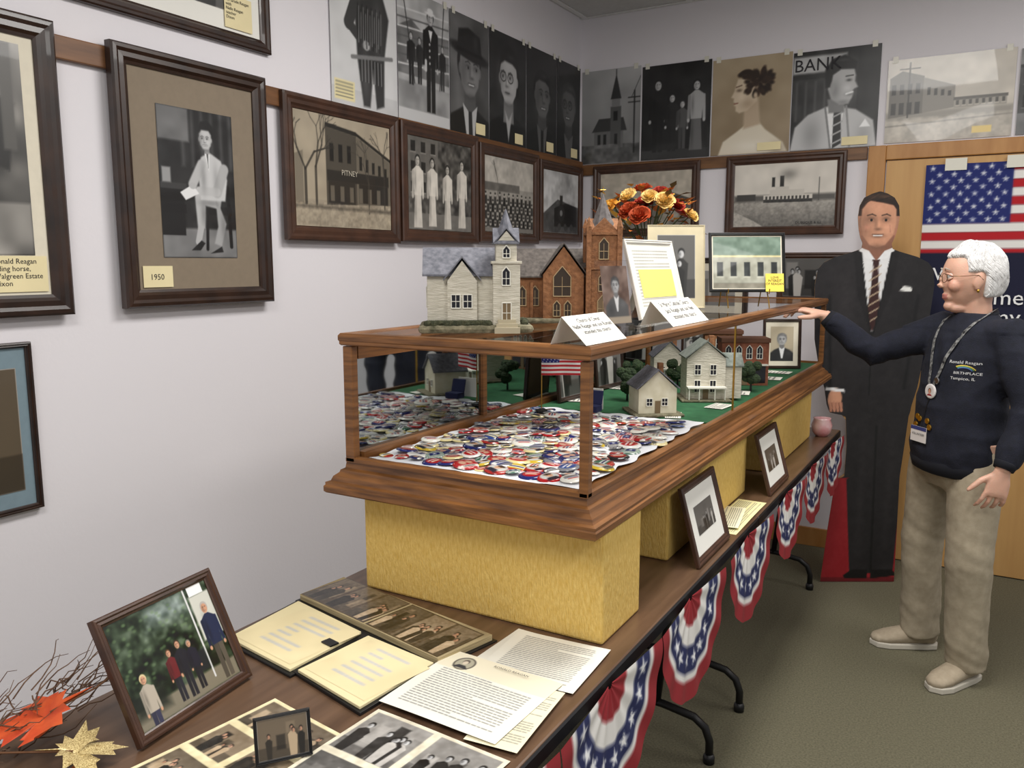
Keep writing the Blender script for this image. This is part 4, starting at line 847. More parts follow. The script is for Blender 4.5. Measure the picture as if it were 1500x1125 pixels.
def rose(r):
    vs=[];fs=[]
    for k in range(17):
        t=k/17; tilt=.15+1.15*t; L=r*(.55+.45*t); wd=r*(.45+.4*t); a0=k*2.4
        o=len(vs)
        for i in range(5):
            for j in range(5):
                u=i/4; w=(j/4-.5)*2; ww=wd*math.sin(math.pi*(.15+.7*u))*w; rr=L*u*math.sin(tilt)+.1*r; zz=L*u*math.cos(tilt)*1.1 - .25*r*t*u*u+ .12*r*w*w
                x=rr*math.cos(w*.5); y=ww; vs.append((x*math.cos(a0)-y*math.sin(a0),x*math.sin(a0)+y*math.cos(a0),zz))
        for i in range(4):
            for j in range(4): fs.append((o+i*5+j,o+i*5+j+1,o+(i+1)*5+j+1,o+(i+1)*5+j))
    me=bpy.data.meshes.new('flower'); me.from_pydata(vs,[],fs); me.polygons.foreach_set('use_smooth',[True]*len(fs)); return me
cols=[M('orange_petal',(222,132,62),.7,var=.2,scale=30),M('red_petal',(164,48,32),.7,var=.2,scale=30),M('cream_petal',(236,204,130),.7,var=.1,scale=30),M('rust_petal',(186,78,38),.7,var=.2,scale=30),M('yellow_petal',(230,176,74),.7,var=.15,scale=30)]
RM=[]
for q in cols: me=rose(.040); me.materials.append(q); RM.append(me)
stem=M('stem_green',(60,70,36),.8)
for i in range(26):
    a=i*2.399; rr=.165*math.sqrt((i+.5)/26); p=V((cx+rr*math.cos(a)*1.05,cy+rr*math.sin(a),ZT+.255+.14*math.sqrt(max(0,1-(rr/.18)**2))+random.uniform(-.03,.03)))
    o=bpy.data.objects.new('flower',RM[(i*3+i//5)%5]); COL.objects.link(o); o.parent=e; o.location=p-V(e.location); s=random.uniform(.65,1.1); o.scale=(s,s,s)
    o.rotation_euler=V((math.cos(a)*rr*5,math.sin(a)*rr*5-.3,.8)).to_track_quat('Z','Y').to_euler()
    P(e,'stem',G().cyl((cx,cy,ZT+.19),tuple(p),.002,n=5),stem)
for cl,nm,cnt in (((176,96,34),'autumn_leaf',60),((214,160,62),'golden_leaf',50),((78,62,34),'brown_leaf',34)):
    g=G()
    for i in range(cnt):
        a=random.random()*6.28; rr=random.uniform(.08,.19); p=V((cx+rr*math.cos(a),cy+rr*math.sin(a),ZT+.21+random.uniform(0,.21))); d=V((math.cos(a),math.sin(a),random.uniform(-.3,.9))).normalized(); s=d.cross(ZV).normalized()*.014; L=random.uniform(.03,.055); u=s.cross(d).normalized()*.005
        g.add([p,p+d*L*.4+s+u,p+d*L,p+d*L*.4-s+u,p+d*L*.4],[(0,1,4),(1,2,4),(2,3,4),(3,0,4)])
    P(e,'leaves',g,M(nm,cl,.7,var=.2,scale=20))
framed('mounted_photograph','cream cardboard mount with a sepia street photograph',(-1.034,2.70,ZT),(.83,.55,0),(-.06,.09,1),.20,.285,.004,.004,M('cream_mount',(206,194,162),.8,var=.06,scale=20),.03,M('cream_mount',(206,194,162),.8),ph_generic(51),res=80,leg=True)
Ue=V((.86,.50,0)).normalized(); No=Ue.cross(ZV); We=(ZV*.97-No*.2).normalized(); Oe=V((-.85,2.80,ZT+.055))
def p_cafe(c):
    A=c.asp; c.fill((.55,.6,.56)); c.rect(0,.55,A,1,(.42,.5,.44)); bldg(c,0,.1,A,.62,(.62,.62,.56),1,5,(.12,.14,.14),False); c.rect(0,0,A,.1,(.5,.48,.42)); c.line((0,.62),(A,.62),.03,(.85,.8,.6)); c.noise(8,.12)
e=framed('framed_photograph','black frame with storefront photograph on a brass easel',Oe,Ue,We,.26,.205,.01,.012,BLACKP,.004,CREAMMAT,p_cafe,res=80)
Ne=Ue.cross(We); q=Oe+Ue*.19+We*.0+Ne*.013
card(e,q,Ue,We,.062,.062,YNOTE,'sticky_note'); text(e,"LOVE\nINTEREST\nOF REAGAN",q+Ue*.031+We*.045+Ne*.001,Ue,We,.011,INK,'CENTER')
for k in (.06,.2):
    g=G(); a=Oe+Ue*k; N1=V((Ne.x,Ne.y,0)).normalized(); b=a-N1*.002
    g.loft([a+N1*.022+ZV*.012,a+N1*.02-ZV*.004,b-ZV*.004,b+ZV*.1-N1*.03],.002,6,hint=Ue); g.loft([b-ZV*.004,b+N1*.02-ZV*.03,V((b.x,b.y,ZT+.002))+N1*.03],.002,6,hint=Ue); g.cyl(b+ZV*.1-N1*.03,V((b.x,b.y,ZT+.002))-N1*.1,.002,n=6)
    P(e,'easel_bracket',g,BRASS)

# ------------------------------------------------------------ table objects
O=V((-1.115,.742,.7415)); U=V((-.03,.245,0)).normalized(); W=V((-.09,-.01,.19)).normalized()
framed('framed_photograph','brown wooden frame with color photograph of people outdoors',O,U,W,.255,.215,.017,.014,BROWNW,0,None,p_colorgroup,res=185,leg=True)
e=empty('photo_album','open photo album with cream pages and photo sheets','photo album',(-1.08,1.22,.741))
def slab(parent,name,c4,z0,z1,mat,bev=.001):
    g=G(); g.add([(x,y,z0) for x,y in c4]+[(x,y,z1) for x,y in c4],[(3,2,1,0),(4,5,6,7),(0,1,5,4),(1,2,6,5),(2,3,7,6),(3,0,4,7)]); return P(parent,name,g,mat,bevel=bev)
slab(e,'cover',[(-1.30,1.07),(-1.075,1.03),(-1.06,1.235),(-1.315,1.29)],.741,.746,BLACKP); slab(e,'cover',[(-1.085,1.045),(-.878,.995),(-.86,1.2),(-1.055,1.23)],.741,.747,BLACKP)
slab(e,'page',[(-1.29,1.075),(-1.085,1.04),(-1.075,1.23),(-1.30,1.28)],.7462,.752,CREAM); slab(e,'page',[(-1.07,1.045),(-.885,1.003),(-.868,1.195),(-1.05,1.222)],.7472,.753,CREAM)
slab(e,'cover',[(-1.322,1.292),(-.858,1.195),(-.822,1.352),(-1.305,1.437)],.741,.744,BLACKP)
slab(e,'page_block',[(-1.315,1.30),(-.865,1.205),(-.83,1.345),(-1.30,1.430)],.744,.757,M('album_pages',(150,132,96),.8,rgb2=(205,188,146),scale=8,stretch=(1,1,60)))
Up=V((.45,-.095,0)).normalized(); Wp=ZV.cross(Up)
picture(e,'photo_sheet',(-1.312,1.302,.7578),Up,Wp,.225,.13,p_photosheet(2,3,1,True,(.32,.26,.2)),PHOTO,100); picture(e,'photo_sheet',(-1.085,1.254,.7578),Up,Wp,.22,.13,p_photosheet(3,3,1,True,(.3,.25,.19)),PHOTO,100)
picture(e,'photo_sheet',(-1.285,1.085,.7525),V((1,-.17,0)),ZV.cross(V((1,-.17,0)).normalized()),.19,.17,p_typed(9,7,.25,col=.76,bg=(.92,.86,.68)),PAPERP,50); picture(e,'photo_sheet',(-1.062,1.055,.7535),V((1,-.2,0)),ZV.cross(V((1,-.2,0)).normalized()),.175,.155,p_typed(10,6,.25,col=.76,bg=(.92,.86,.68)),PAPERP,50)
P(e,'clasp',G().obox((-1.11,1.15,.7525),(1,-.2,0),(.2,1,0),ZV,.03,.02,.003),BLACKP)
def sheet(name,label,x,y,z,ang,w,h,fn,mat=PAPERP,res=110,cat='document'):
    U=V((math.cos(ang),math.sin(ang),0)); W=ZV.cross(U); ph=random.random()*5
    e=empty(name,label,cat,(x,y,z))
    picture(e,'page',(x,y,z),U,W,w,h,fn,mat,res,warp=lambda a,b:.001+.0012*math.sin(a*14+ph)+.001*math.sin(b*11+ph)); return e,U,W
sheet('typed_document','typed page lying under other papers beside the yellow block',-.825,1.245,.7415,-.06,.21,.18,p_typed(20,20))
sheet('typed_document','typed sheet with frayed stack of pages',-.795,1.225,.7455,.05,.2,.19,p_typed(21,22))
def p_doc(c):
    p_typed(22,24,.1)(c); A=c.asp; c.rect(0,.72,A,1,(.93,.9,.8)); c.ell(A*.2,.84,.095,.11,(.35,.33,.3)); c.ell(A*.2,.84,.08,.095,(.7,.68,.6)); c.ell(A*.2,.87,.03,.04,(.35,.3,.28)); c.ell(A*.2,.855,.024,.032,(.85,.8,.72)); c.poly([(A*.13,.76),(A*.17,.81),(A*.23,.81),(A*.27,.76)],(.2,.2,.22))
e,U,W=sheet('typed_document','typed letter with an oval portrait printed at the corner',-.87,1.035,.7495,-.03,.24,.225,p_doc,res=150)
text(e,"RONALD REAGAN",V((-.76,1.235,.7535)),U,W,.009,INK)
sheet('typed_document','cream typed booklet pages by the table edge',-.685,1.02,.7455,.08,.095,.2,p_typed(23,24,.08,bg=(.93,.9,.78)))
sheet('photo_page','page of four mounted black-and-white photographs',-.875,.76,.7435,-.05,.27,.265,p_photosheet(6,2,2,False,(.9,.87,.78)),PHOTO,180,'photo page')
sheet('photo_page','cream page with mounted faded color photographs',-1.08,.70,.7425,-.14,.195,.265,p_photosheet(11,2,3,True,(.92,.87,.7)),PHOTO,180,'photo page')
framed('framed_photograph','small black frame with group photograph standing on the table',(-.915,.80,.7475),(.6,.8,0),(-.2,.15,.9),.085,.07,.005,.006,BLACKP,0,None,ph_generic(61,True),res=60,leg=True)
for i,(y0_,fn) in enumerate(((1.945,ph_generic(71)),(2.70,ph_generic(72)))):
    framed('framed_photograph','small brown frame with white mat leaning by a yellow block',(-.60,y0_,.7415),(0,1,0),(-.055,0,.2),.275,.205,.02,.012,BROWNW,.045,WHITEP,fn,res=60,leg=False)
e,U,W=sheet('newspaper','folded yellowed newspaper clipping on the table',-.585,2.26,.742,math.pi/2,.36,.09,p_typed(30,12,.05,bg=(.93,.9,.68)),res=60,cat='newspaper'); text(e,"BELLS",V((-.655,2.36,.7445)),(0,1,0),(-1,0,0),.05,INK)
sheet('newspaper','small stack of printed leaflets near the newspaper',-.59,2.3,.7455,math.pi/2+.15,.22,.075,p_typed(31,10,.05,bg=(.95,.93,.8)),res=50,cat='newspaper')
e=empty('ceramic_cup','small pink and white ceramic cup on the table','cup',(-.625,3.80,.741))
P(e,'body',G().lathe((-.625,3.80,.741),[(.025,0),(.04,.02),(.045,.05),(.036,.075),(.038,.082),(.033,.08),(.03,.07)],24),M('pink_ceramic',(214,190,190),.25,rgb2=(196,120,124),scale=14,coat=.4),smooth=True)
MAP=[(0,-.9),(.04,-.35),(.3,-.45),(.28,-.3),(.62,-.28),(.5,-.1),(.95,.12),(.72,.18),(.8,.42),(.5,.34),(.42,.42),(.28,.22),(.34,.72),(.18,.66),(0,1.0)]
def leaf(name,label,c,s,rot,mat,tilt):
    out=MAP+[(-x,y) for x,y in MAP[-2:0:-1]]; n=len(out); vs=[];K=6; mt=Matrix.Translation(c)@Euler(tilt).to_matrix().to_4x4()@Matrix.Rotation(rot,4,'Z')
    for k in range(K+1):
        q=k/K
        for x,y in out: 
            X,Y=x*q*s,y*q*s; vs.append(mt@V((X,Y,.14*s*math.sin(X/s*4+1)*q+.22*s*q*q*abs(x)-.02*s*abs(math.sin(math.atan2(y,x)*2.5)))))
    fs=[(k*n+i,k*n+(i+1)%n,(k+1)*n+(i+1)%n,(k+1)*n+i) for k in range(K) for i in range(n)]
    e=empty(name,label,'leaf',c); mkobj('blade',vs,fs,mat,e,True)
    P(e,'stem',G().loft([mt@V((0,-.1*s,.003)),mt@V((0,-.9*s,.004)),mt@V((.1*s,-1.5*s,.01))],.0016,6),M('leaf_stem',(96,60,30),.7))
leaf('maple_leaf','orange red artificial maple leaf on the table',(-1.225,.665,.805),.086,2.6,M('maple_orange',(186,58,26),.6,rgb2=(216,92,40),scale=30),(.25,-.2,0))
leaf('maple_leaf','gold glitter artificial maple leaf on the table',(-1.145,.665,.77),.07,-.6,M('gold_glitter',(150,122,70),.4,rgb2=(240,220,160),scale=500,metal=.2,detail=1),(-.12,.25,0))
leaf('maple_leaf','orange artificial maple leaf lying flat on the table',(-1.105,.625,.752),.045,.8,M('maple_tan',(190,110,50),.6,rgb2=(214,140,70),scale=30),(.05,.1,0))
g=G()
for i in range(70):
    p=V((random.uniform(-1.32,-1.25),random.uniform(.56,.76),.745+random.uniform(0,.07))); a=random.uniform(-.6,2.6); pts=[p]
    for k in range(5): a+=random.uniform(-.5,.5); p=p+V((math.cos(a)*.012,math.sin(a)*.020,random.uniform(-.006,.018))); p.z=max(p.z,.744); p.x=max(p.x,-1.33); pts.append(p.copy())
    g.loft(pts,[.0013,.0012,.0011,.0009,.0007,.0005],5)
T('dried_twigs',g,M('twig_bark',(74,52,40),.9,rgb2=(112,86,66),scale=60),'tangled dried twigs of an autumn decoration','twigs',(-1.25,.6,.742),kind='stuff')

# ------------------------------------------------------------ cardboard standee
R0=V((.8639,.5036,0)); F0=V((-.5036,.8639,0)); SO=V((-.506,4.045,0))
rows=[(0,-.135,.215),(.25,-.115,.212),(.50,-.09,.208),(.512,-.05,.208),(.66,-.048,.22),(.80,-.06,.23),(.815,-.135,.235),(.85,-.15,.24),(.93,-.165,.26),(1.0,-.19,.27),(1.15,-.222,.285),(1.4,-.235,.305),(1.47,-.225,.295),(1.50,-.20,.27),(1.525,-.15,.22),(1.548,-.07,.14),(1.56,-.035,.105),(1.585,-.03,.10),(1.61,-.042,.112),(1.65,-.052,.122),(1.70,-.058,.128),(1.75,-.053,.122),(1.785,-.035,.10),(1.803,0,.068),(1.812,.03,.038)]
zs=np.array([r[0] for r in rows]); ls=np.array([r[1] for r in rows]); rs_=np.array([r[2] for r in rows])
nxx=84; X=[];Z=[]
zz=np.concatenate([np.linspace(0,1.5,240),np.linspace(1.5,1.812,190)[1:]])
for z in zz:
    l=np.interp(z,zs,ls); r=np.interp(z,zs,rs_)
    for i in range(nxx+1): X.append(l+(r-l)*i/nxx); Z.append(z)
c=C(np.array(X),np.array(Z),.0035)
c.fill((.13,.12,.125)); c.blob(-.1,1.3,.06,.2,(.2,.185,.19),.6); c.blob(.2,1.2,.05,.25,(.08,.075,.08),.6)
c.rect(-1,0,1,.505,(.56,.1,.13)); c.rect(-1,0,1,.02,(.4,.08,.1))
c.poly([(.0,.04),(-.04,.5),(-.05,.9),(.23,.9),(.205,.04)],(.12,.11,.115)); c.line((.1,.05),(.085,.75),.01,(.05,.05,.05),soft=2); c.poly([(-.03,.03),(.01,.06),(.085,.06),(.085,.015),(-.02,.015)],(.04,.03,.03)); c.poly([(.1,.06),(.2,.06),(.23,.03),(.1,.015)],(.04,.03,.03))
c.blob(.03,.4,.02,.3,(.19,.175,.18),.5); c.blob(.16,.4,.02,.3,(.18,.165,.17),.5)
c.line((-.165,1.35),(-.14,.93),.014,(.06,.055,.06),soft=3); c.line((.235,1.35),(.2,.93),.014,(.06,.055,.06),soft=3)
for k in range(5): c.blob(-.19+.01*k,1.3-.09*k,.03,.012,(.08,.07,.075),.5,rot=.5)
sk=(.80,.58,.46)
c.ell(-.115,.88,.032,.05,sk); 
for k in range(4): c.line((-.135+.016*k,.86),(-.13+.016*k,.825),.013,(.72,.5,.4)); 
for k in range(3): c.line((-.127+.016*k,.86),(-.123+.016*k,.83),.003,(.5,.32,.25))
c.poly([(-.16,.92),(-.07,.91),(-.075,.925),(-.16,.935)],(.92,.92,.92))
c.poly([(-.045,1.56),(.035,1.18),(.115,1.56)],(.9,.9,.9)); c.poly([(.018,1.515),(.052,1.515),(.046,1.48),(.068,1.25),(.035,1.19),(.008,1.25),(.024,1.48)],(.22,.11,.1))
for k in range(7): c.line((.012,1.23+.038*k),(.058,1.258+.038*k),.006,(.7,.62,.52))
c.poly([(-.07,1.56),(-.03,1.545),(.028,1.18),(-.035,1.34),(-.05,1.42)],(.1,.09,.095)); c.poly([(.14,1.56),(.10,1.545),(.042,1.18),(.105,1.34),(.12,1.42)],(.1,.09,.095)); c.line((-.035,1.54),(.03,1.18),.005,(.03,.03,.03)); c.line((.105,1.54),(.042,1.18),.005,(.03,.03,.03))
c.poly([(.15,1.375),(.165,1.395),(.20,1.392),(.205,1.37)],(.92,.92,.9)); c.line((.035,1.18),(.04,.9),.006,(.04,.04,.04)); c.ell(.045,1.13,.006,.006,.02)
c.rect(-1,1.585,1,1.72,(.68,.47,.37))
c.poly([(-.04,1.62),(-.03,1.548),(.035,1.51),(.1,1.548),(.11,1.62)],(.56,.38,.3)); c.poly([(-.045,1.57),(-.015,1.52),(.03,1.512),(.0,1.552)],(.93,.93,.93)); c.poly([(.115,1.57),(.085,1.52),(.04,1.512),(.07,1.552)],(.93,.93,.93))
c.rect(-1,1.705,1,2,(.16,.1,.07))
face(c,.035,1.682,.116,sk,(.16,.1,.07),0,False,True)
c.line((-.016,1.665),(-.02,1.635),.004,(.6,.4,.32),a=.6); c.line((.086,1.665),(.09,1.635),.004,(.6,.4,.32),a=.6); c.blob(-.014,1.655,.02,.014,(.86,.6,.5),.5); c.blob(.084,1.655,.02,.014,(.9,.66,.55),.5)
c.poly([(-.07,1.70),(-.05,1.73),(-.032,1.76),(-.005,1.772),(.05,1.763),(.1,1.752),(.118,1.73),(.14,1.70),(.15,1.78),(.05,1.84),(-.08,1.80)],(.15,.09,.06),soft=2); c.blob(.06,1.79,.04,.01,(.36,.25,.18),.7); c.blob(.0,1.788,.02,.012,(.27,.18,.13),.6); c.line((-.03,1.765),(.03,1.80),.004,(.3,.2,.14),a=.7); c.line((.02,1.77),(.09,1.79),.004,(.08,.05,.03),a=.7)
c.noise(30,.025); c.noise(90,.02)
vs=[SO+R0*x+ZV*(z+.003) for x,z in zip(X,Z)]; n=nxx+1; nrow=len(zz)
fs=[(j*n+i,j*n+i+1,(j+1)*n+i+1,(j+1)*n+i) for j in range(nrow-1) for i in range(nxx)]
e=empty('cardboard_standee','life-size cardboard cutout of man in dark suit and striped tie','cardboard cutout',SO)
paintmesh('printed_panel',vs,fs,c.c,CARDP,e)
bv=[SO+R0*np.interp(z,zs,ls)+ZV*(z+.003)+F0*.003 for z in zz[::4]]; bw=[SO+R0*np.interp(z,zs,rs_)+ZV*(z+.003)+F0*.003 for z in zz[::4]]; nb=len(bv)
P(e,'cardboard_backing',G().add(bv+bw,[(i,i+1,nb+i+1,nb+i) for i in range(nb-1)]),M('cardboard',(150,118,80),.9))
P(e,'support_easel',G().prism([(0,0),(.22,0),(0,1.1)],SO+F0*.004+R0*.06,F0,ZV,R0,.004),M('cardboard',(150,118,80),.9))

# ------------------------------------------------------------ person
ft=V((-.75,-.66,0)).normalized(); lt=V((-ft.y,ft.x,0))
dh=V((-.955,-.295,-.03)).normalized(); lh=V((-dh.y,dh.x,0)).normalized(); uh=dh.cross(lh).normalized()
HC=V((-.078,3.30,1.452))
def hp(f,l,u): return HC+dh*f+lh*l+uh*u
HM=Matrix((dh,lh,uh)).transposed()
def sst(a,b,v): t=min(1,max(0,(v-a)/(b-a))); return t*t*(3-2*t)
def headpt(f,l,u,k=1.):
    rf=.094 if f>0 else .098; x=f*rf; y=l*.073; z=u*(.113 if u>0 else .120)
    if u<0:
        y*=1-.34*(-u)**1.5
        if f<0: x*=1-.45*(-u)
        else: x*=1-.04*(-u)**2
    if f>.3:
        for s in (-1,1): x-=.010*math.exp(-(((y-s*.031)/.016)**2+((z-.006)/.014)**2))
        x-=.004*math.exp(-((z+.045)/.014)**2)*(1-math.exp(-(y/.03)**2))
    return hp(x*k,y*k,z*k)
def remesh(g,voxel,smooth=4):
    me=bpy.data.meshes.new('tmp'); me.from_pydata([tuple(p) for p in g.v],[],g.f); bm=bmesh.new(); bm.from_mesh(me); bmesh.ops.recalc_face_normals(bm,faces=bm.faces); bm.to_mesh(me); bm.free()
    o=bpy.data.objects.new('tmp',me); COL.objects.link(o)
    r=o.modifiers.new('r','REMESH'); r.mode='VOXEL'; r.voxel_size=voxel
    if smooth: s=o.modifiers.new('s','SMOOTH'); s.factor=.5; s.iterations=smooth
    bpy.context.view_layer.update()
    m2=bpy.data.meshes.new_from_object(o.evaluated_get(bpy.context.evaluated_depsgraph_get()))
    vs=[v.co.copy() for v in m2.vertices]; fs=[tuple(p.vertices) for p in m2.polygons]; ns=[v.normal.copy() for v in m2.vertices]
    bpy.data.objects.remove(o); bpy.data.meshes.remove(m2); return vs,fs,ns
g=G()
vs=[];fs=[];n,m_=64,44
for i in range(1,m_):
    ph=math.pi*i/m_
    for k in range(n): t=2*math.pi*k/n; vs.append(headpt(math.sin(ph)*math.cos(t),math.sin(ph)*math.sin(t),math.cos(ph)))
for i in range(m_-2):
    for k in range(n): fs.append((i*n+k,(i+1)*n+k,(i+1)*n+(k+1)%n,i*n+(k+1)%n))
vs+=[headpt(0,0,1),headpt(0,0,-1)]; a=len(vs)-2
for k in range(n): fs.append((a,k,(k+1)%n)); fs.append((a+1,(m_-2)*n+(k+1)%n,(m_-2)*n+k))
g.add(vs,fs)
g.loft([hp(.082,0,.030),hp(.088,0,.012),hp(.096,0,-.008),hp(.103,0,-.023),hp(.093,0,-.032)],[.008,.0072,.008,.0088,.0075],14)
for s in (-1,1):
    g.sph(hp(.089,s*.0085,-.028),.0064,10,8); g.sph(hp(.062,s*.040,-.026),(.022,.020,.022),12,8,HM)
    g.sph(hp(-.004,s*.073,-.008),(.018,.008,.031),14,10,HM@Matrix.Rotation(-.25,3,'Y')); g.sph(hp(-.0,s*.071,-.034),(.009,.007,.010),10,8,HM)
g.sph(hp(.066,0,-.098),(.020,.022,.018),14,10,HM); g.sph(hp(.069,0,-.064),(.020,.028,.020),14,10,HM); g.sph(hp(.03,0,-.105),(.045,.03,.02),14,10,HM)
g.loft([hp(.079,-.022,-.063),hp(.087,-.010,-.0580),hp(.0885,0,-.0590),hp(.087,.010,-.0580),hp(.079,.022,-.063)],[.002,.0034,.0036,.0034,.002],8); g.loft([hp(.079,-.02,-.066),hp(.086,-.01,-.0690),hp(.0875,0,-.0695),hp(.086,.01,-.0690),hp(.079,.02,-.066)],[.002,.0036,.004,.0036,.002],8)
NB=V((-.055,3.315,1.31))
g.loft([hp(-.02,0,-.05),hp(-.018,0,-.09),NB+V((0,0,.0)),NB-V((0,0,.06))],[(.050,.053),(.048,.050),(.053,.052),(.07,.06)],20,hint=ft)
Cx=lambda z:V((-.075+.02*(z-.8)/.5*1.0,3.315,z))
g.loft([Cx(z) for z in (.80,.9,1.0,1.15,1.25,1.29)],[(.14,.10),(.14,.105),(.13,.105),(.145,.105),(.13,.085),(.08,.07)],20,hint=ft)
RS,RE,RW=V((-.165,3.405,1.255)),V((-.385,3.345,1.170)),V((-.560,3.318,1.305)); LS,LE,LW=V((.055,3.205,1.25)),V((.125,3.155,1.02)),V((.060,3.085,.825))
g.loft([Cx(1.23),RS,RS.lerp(RE,.5),RE,RE.lerp(RW,.5),RW],[.06,.045,.042,.037,.033,.023],14,hint=(0,1,.1)); g.loft([Cx(1.23),LS,LS.lerp(LE,.5),LE,LE.lerp(LW,.5),LW],[.06,.045,.042,.037,.033,.023],14,hint=(1,0,.1))
HR,KR,AR=V((-.145,3.385,.84)),V((-.175,3.425,.46)),V((-.165,3.475,.07)); HL,KL,AL=V((-.01,3.245,.84)),V((-.015,3.205,.46)),V((.0,3.255,.07))
for a,b,c_ in ((HR,KR,AR),(HL,KL,AL)): g.loft([a+V((0,0,.05)),a,a.lerp(b,.5),b,b.lerp(c_,.4),c_],[.08,.078,.066,.05,.048,.035],16,hint=ft)
toeR=V((-.165,-.07,0)).normalized(); toeL=V((-.55,-.83,0)).normalized()
for A_,t_ in ((AR,toeR),(AL,toeL)): g.loft([V((A_.x,A_.y,.05))-t_*.03,V((A_.x,A_.y,.045))+t_*.06,V((A_.x,A_.y,.035))+t_*.14],[(.03,.03),(.034,.025),(.03,.018)],12)
def hand(g,w,d,nrm,side,curl,thumbdir,spread=.12,scale=1.):
    d=d.normalized(); side=(side-d*side.dot(d)).normalized(); nr=nrm-d*nrm.dot(d); nr=(nr-side*nr.dot(side)).normalized(); s=scale
    g.loft([w-d*.02*s,w+d*.012*s,w+d*.04*s,w+d*.075*s,w+d*.088*s],[(.022*s,.018*s),(.027*s,.017*s),(.036*s,.0155*s),(.038*s,.013*s),(.034*s,.009*s)],16,hint=nr)
    for k,(off,L) in enumerate(((.029,.068),(.010,.076),(-.010,.070),(-.028,.056))):
        b=w+d*.078*s+side*off*s; di=(d+side*(off*spread/.03)).normalized(); a=curl[k]; pts=[b-di*.012*s,b]; p=b.copy(); cd=di.copy()
        for q,fr in enumerate((.42,.32,.26)):
            cd=Matrix.Rotation(-(a if q else a*.6),3,di.cross(nr).normalized())@cd
            p=p+cd*L*fr*s; pts.append(p.copy())
        g.loft(pts,[.0085*s,.0086*s,.0078*s,.007*s,.0052*s],10,hint=nr)
        g.sph(pts[-1],.0055*s,8,6)
    tb=w+d*.022*s+side*.022*s-nr*.004*s; td=(d*.55+side*.75+thumbdir).normalized(); p1=tb+td*.038*s; td2=(td+d*.5).normalized(); p2=p1+td2*.03*s; p3=p2+td2*.02*s
    g.loft([tb-td*.015*s,tb,p1,p2,p3],[.012*s,.0125*s,.0105*s,.0095*s,.0065*s],10,hint=nr); g.sph(p3,.0065*s,8,6)
hand(g,RW,V((-1,-.12,.22)),V((.15,0,1)),V((0.05,-1,0)),[.42,.40,.42,.5],V((0,0,-.25)),spread=.2)
hand(g,LW,V((-.18,-.10,-1)),V((.45,-.9,0)),V((-1,-.35,0)),[.35,.4,.45,.5],V((0,0,0)),spread=.2)
bv,bf,bn=remesh(g,.0036,3)
cc=np.zeros((len(bv),3)); base=np.array((.84,.66,.57))
for i,p in enumerate(bv):
    k=base*(1+.05*noise.noise(p*40)); q=p-HC
    if q.length<.16:
        f,l,u=q.dot(dh),q.dot(lh),q.dot(uh)
        if f>.078 and abs(l)<.022 and -.074<u<-.055: k=np.array((.72,.46,.42))
        dd=math.hypot(abs(l)-.042,u+.025)
        if f>.04 and dd<.03: k=k+np.array((.04,-.03,-.03))*(1-dd/.03)
        de=math.hypot(abs(l)-.031,(u-.004)*1.2)
        if f>.06 and de<.02: k=k*(.86+.14*de/.02)
    cc[i]=k
pe=empty('person','person with white hair in navy sweatshirt and khaki pants, reaching out','person',(-.08,3.3,0))
SKIN=attrmat('skin',.5,bump=.12,bscale=220,sss=.15)
body=paintmesh('body',bv,bf,cc,SKIN,pe,True)
for s in (-1,1):
    ec=hp(.0735,s*.031,.005); ey=P(pe,'eye',G().sph(ec,.0125,16,12),M('eye_white',(228,222,216),.2),smooth=True)
    P(ey,'iris',G().sph(ec+dh*.0092,(.0045,.0058,.0058),12,8,HM),M('iris_blue',(60,74,92),.2),smooth=True)
    g=G(); g.loft([hp(.074,s*.015,.006),hp(.083,s*.022,.0125),hp(.0855,s*.031,.0145),hp(.081,s*.040,.0125),hp(.071,s*.046,.005)],[.002,.0034,.0038,.0034,.002],8); g.loft([hp(.074,s*.015,.003),hp(.082,s*.023,-.0045),hp(.083,s*.031,-.0065),hp(.080,s*.040,-.0045),hp(.071,s*.046,.002)],[.002,.0026,.0026,.0024,.002],8)
    P(pe,'eyelid',g,M('eyelid_skin',(208,160,138),.5),smooth=True)
    g=G(); g.loft([hp(.089,s*.014,.027),hp(.090,s*.028,.033),hp(.080,s*.045,.028)],[.0016,.0024,.0012],6); P(pe,'eyebrow',g,M('eyebrow_grey',(176,164,152),.8))
def hairk(f,l,u):
    x,y,z=f*.106-.010,l*.086,u*.120+.008
    hairline=.066+.010*abs(y)/.08
    face=sst(.026,.050,x)*(1-sst(hairline-.012,hairline+.008,z))
    neck=1-sst(-.090,-.064,z)
    ear=sst(-.035,-.018,x)*(1-sst(.008,.026,z))
    return 1-.33*max(face,neck,ear)
def hairpt(f,l,u,ex=0):
    k=hairk(f,l,u); d=V((f,l,u)); w=noise.noise(d*2.2+V((3,1,7)))*.006+noise.noise(V((f*9,l*9,u*2)))*.002
    k2=(1+ex)*(k+(w/.1 if k>.95 else 0)); return hp(-.010+f*.104*k2,l*.084*k2,.008+u*.118*k2)
g=G(); vs=[];fs=[];n,m_=88,64
for i in range(1,m_):
    ph=math.pi*i/m_
    for k in range(n): t=2*math.pi*k/n; vs.append(hairpt(math.sin(ph)*math.cos(t),math.sin(ph)*math.sin(t),math.cos(ph)))
for i in range(m_-2):
    for k in range(n): fs.append((i*n+k,(i+1)*n+k,(i+1)*n+(k+1)%n,i*n+(k+1)%n))
vs+=[hairpt(0,0,1),hairpt(0,0,-1)]; a=len(vs)-2
for k in range(n): fs.append((a,k,(k+1)%n)); fs.append((a+1,(m_-2)*n+(k+1)%n,(m_-2)*n+k))
g.add(vs,fs)
r=random.Random(8); made=0; tries=0
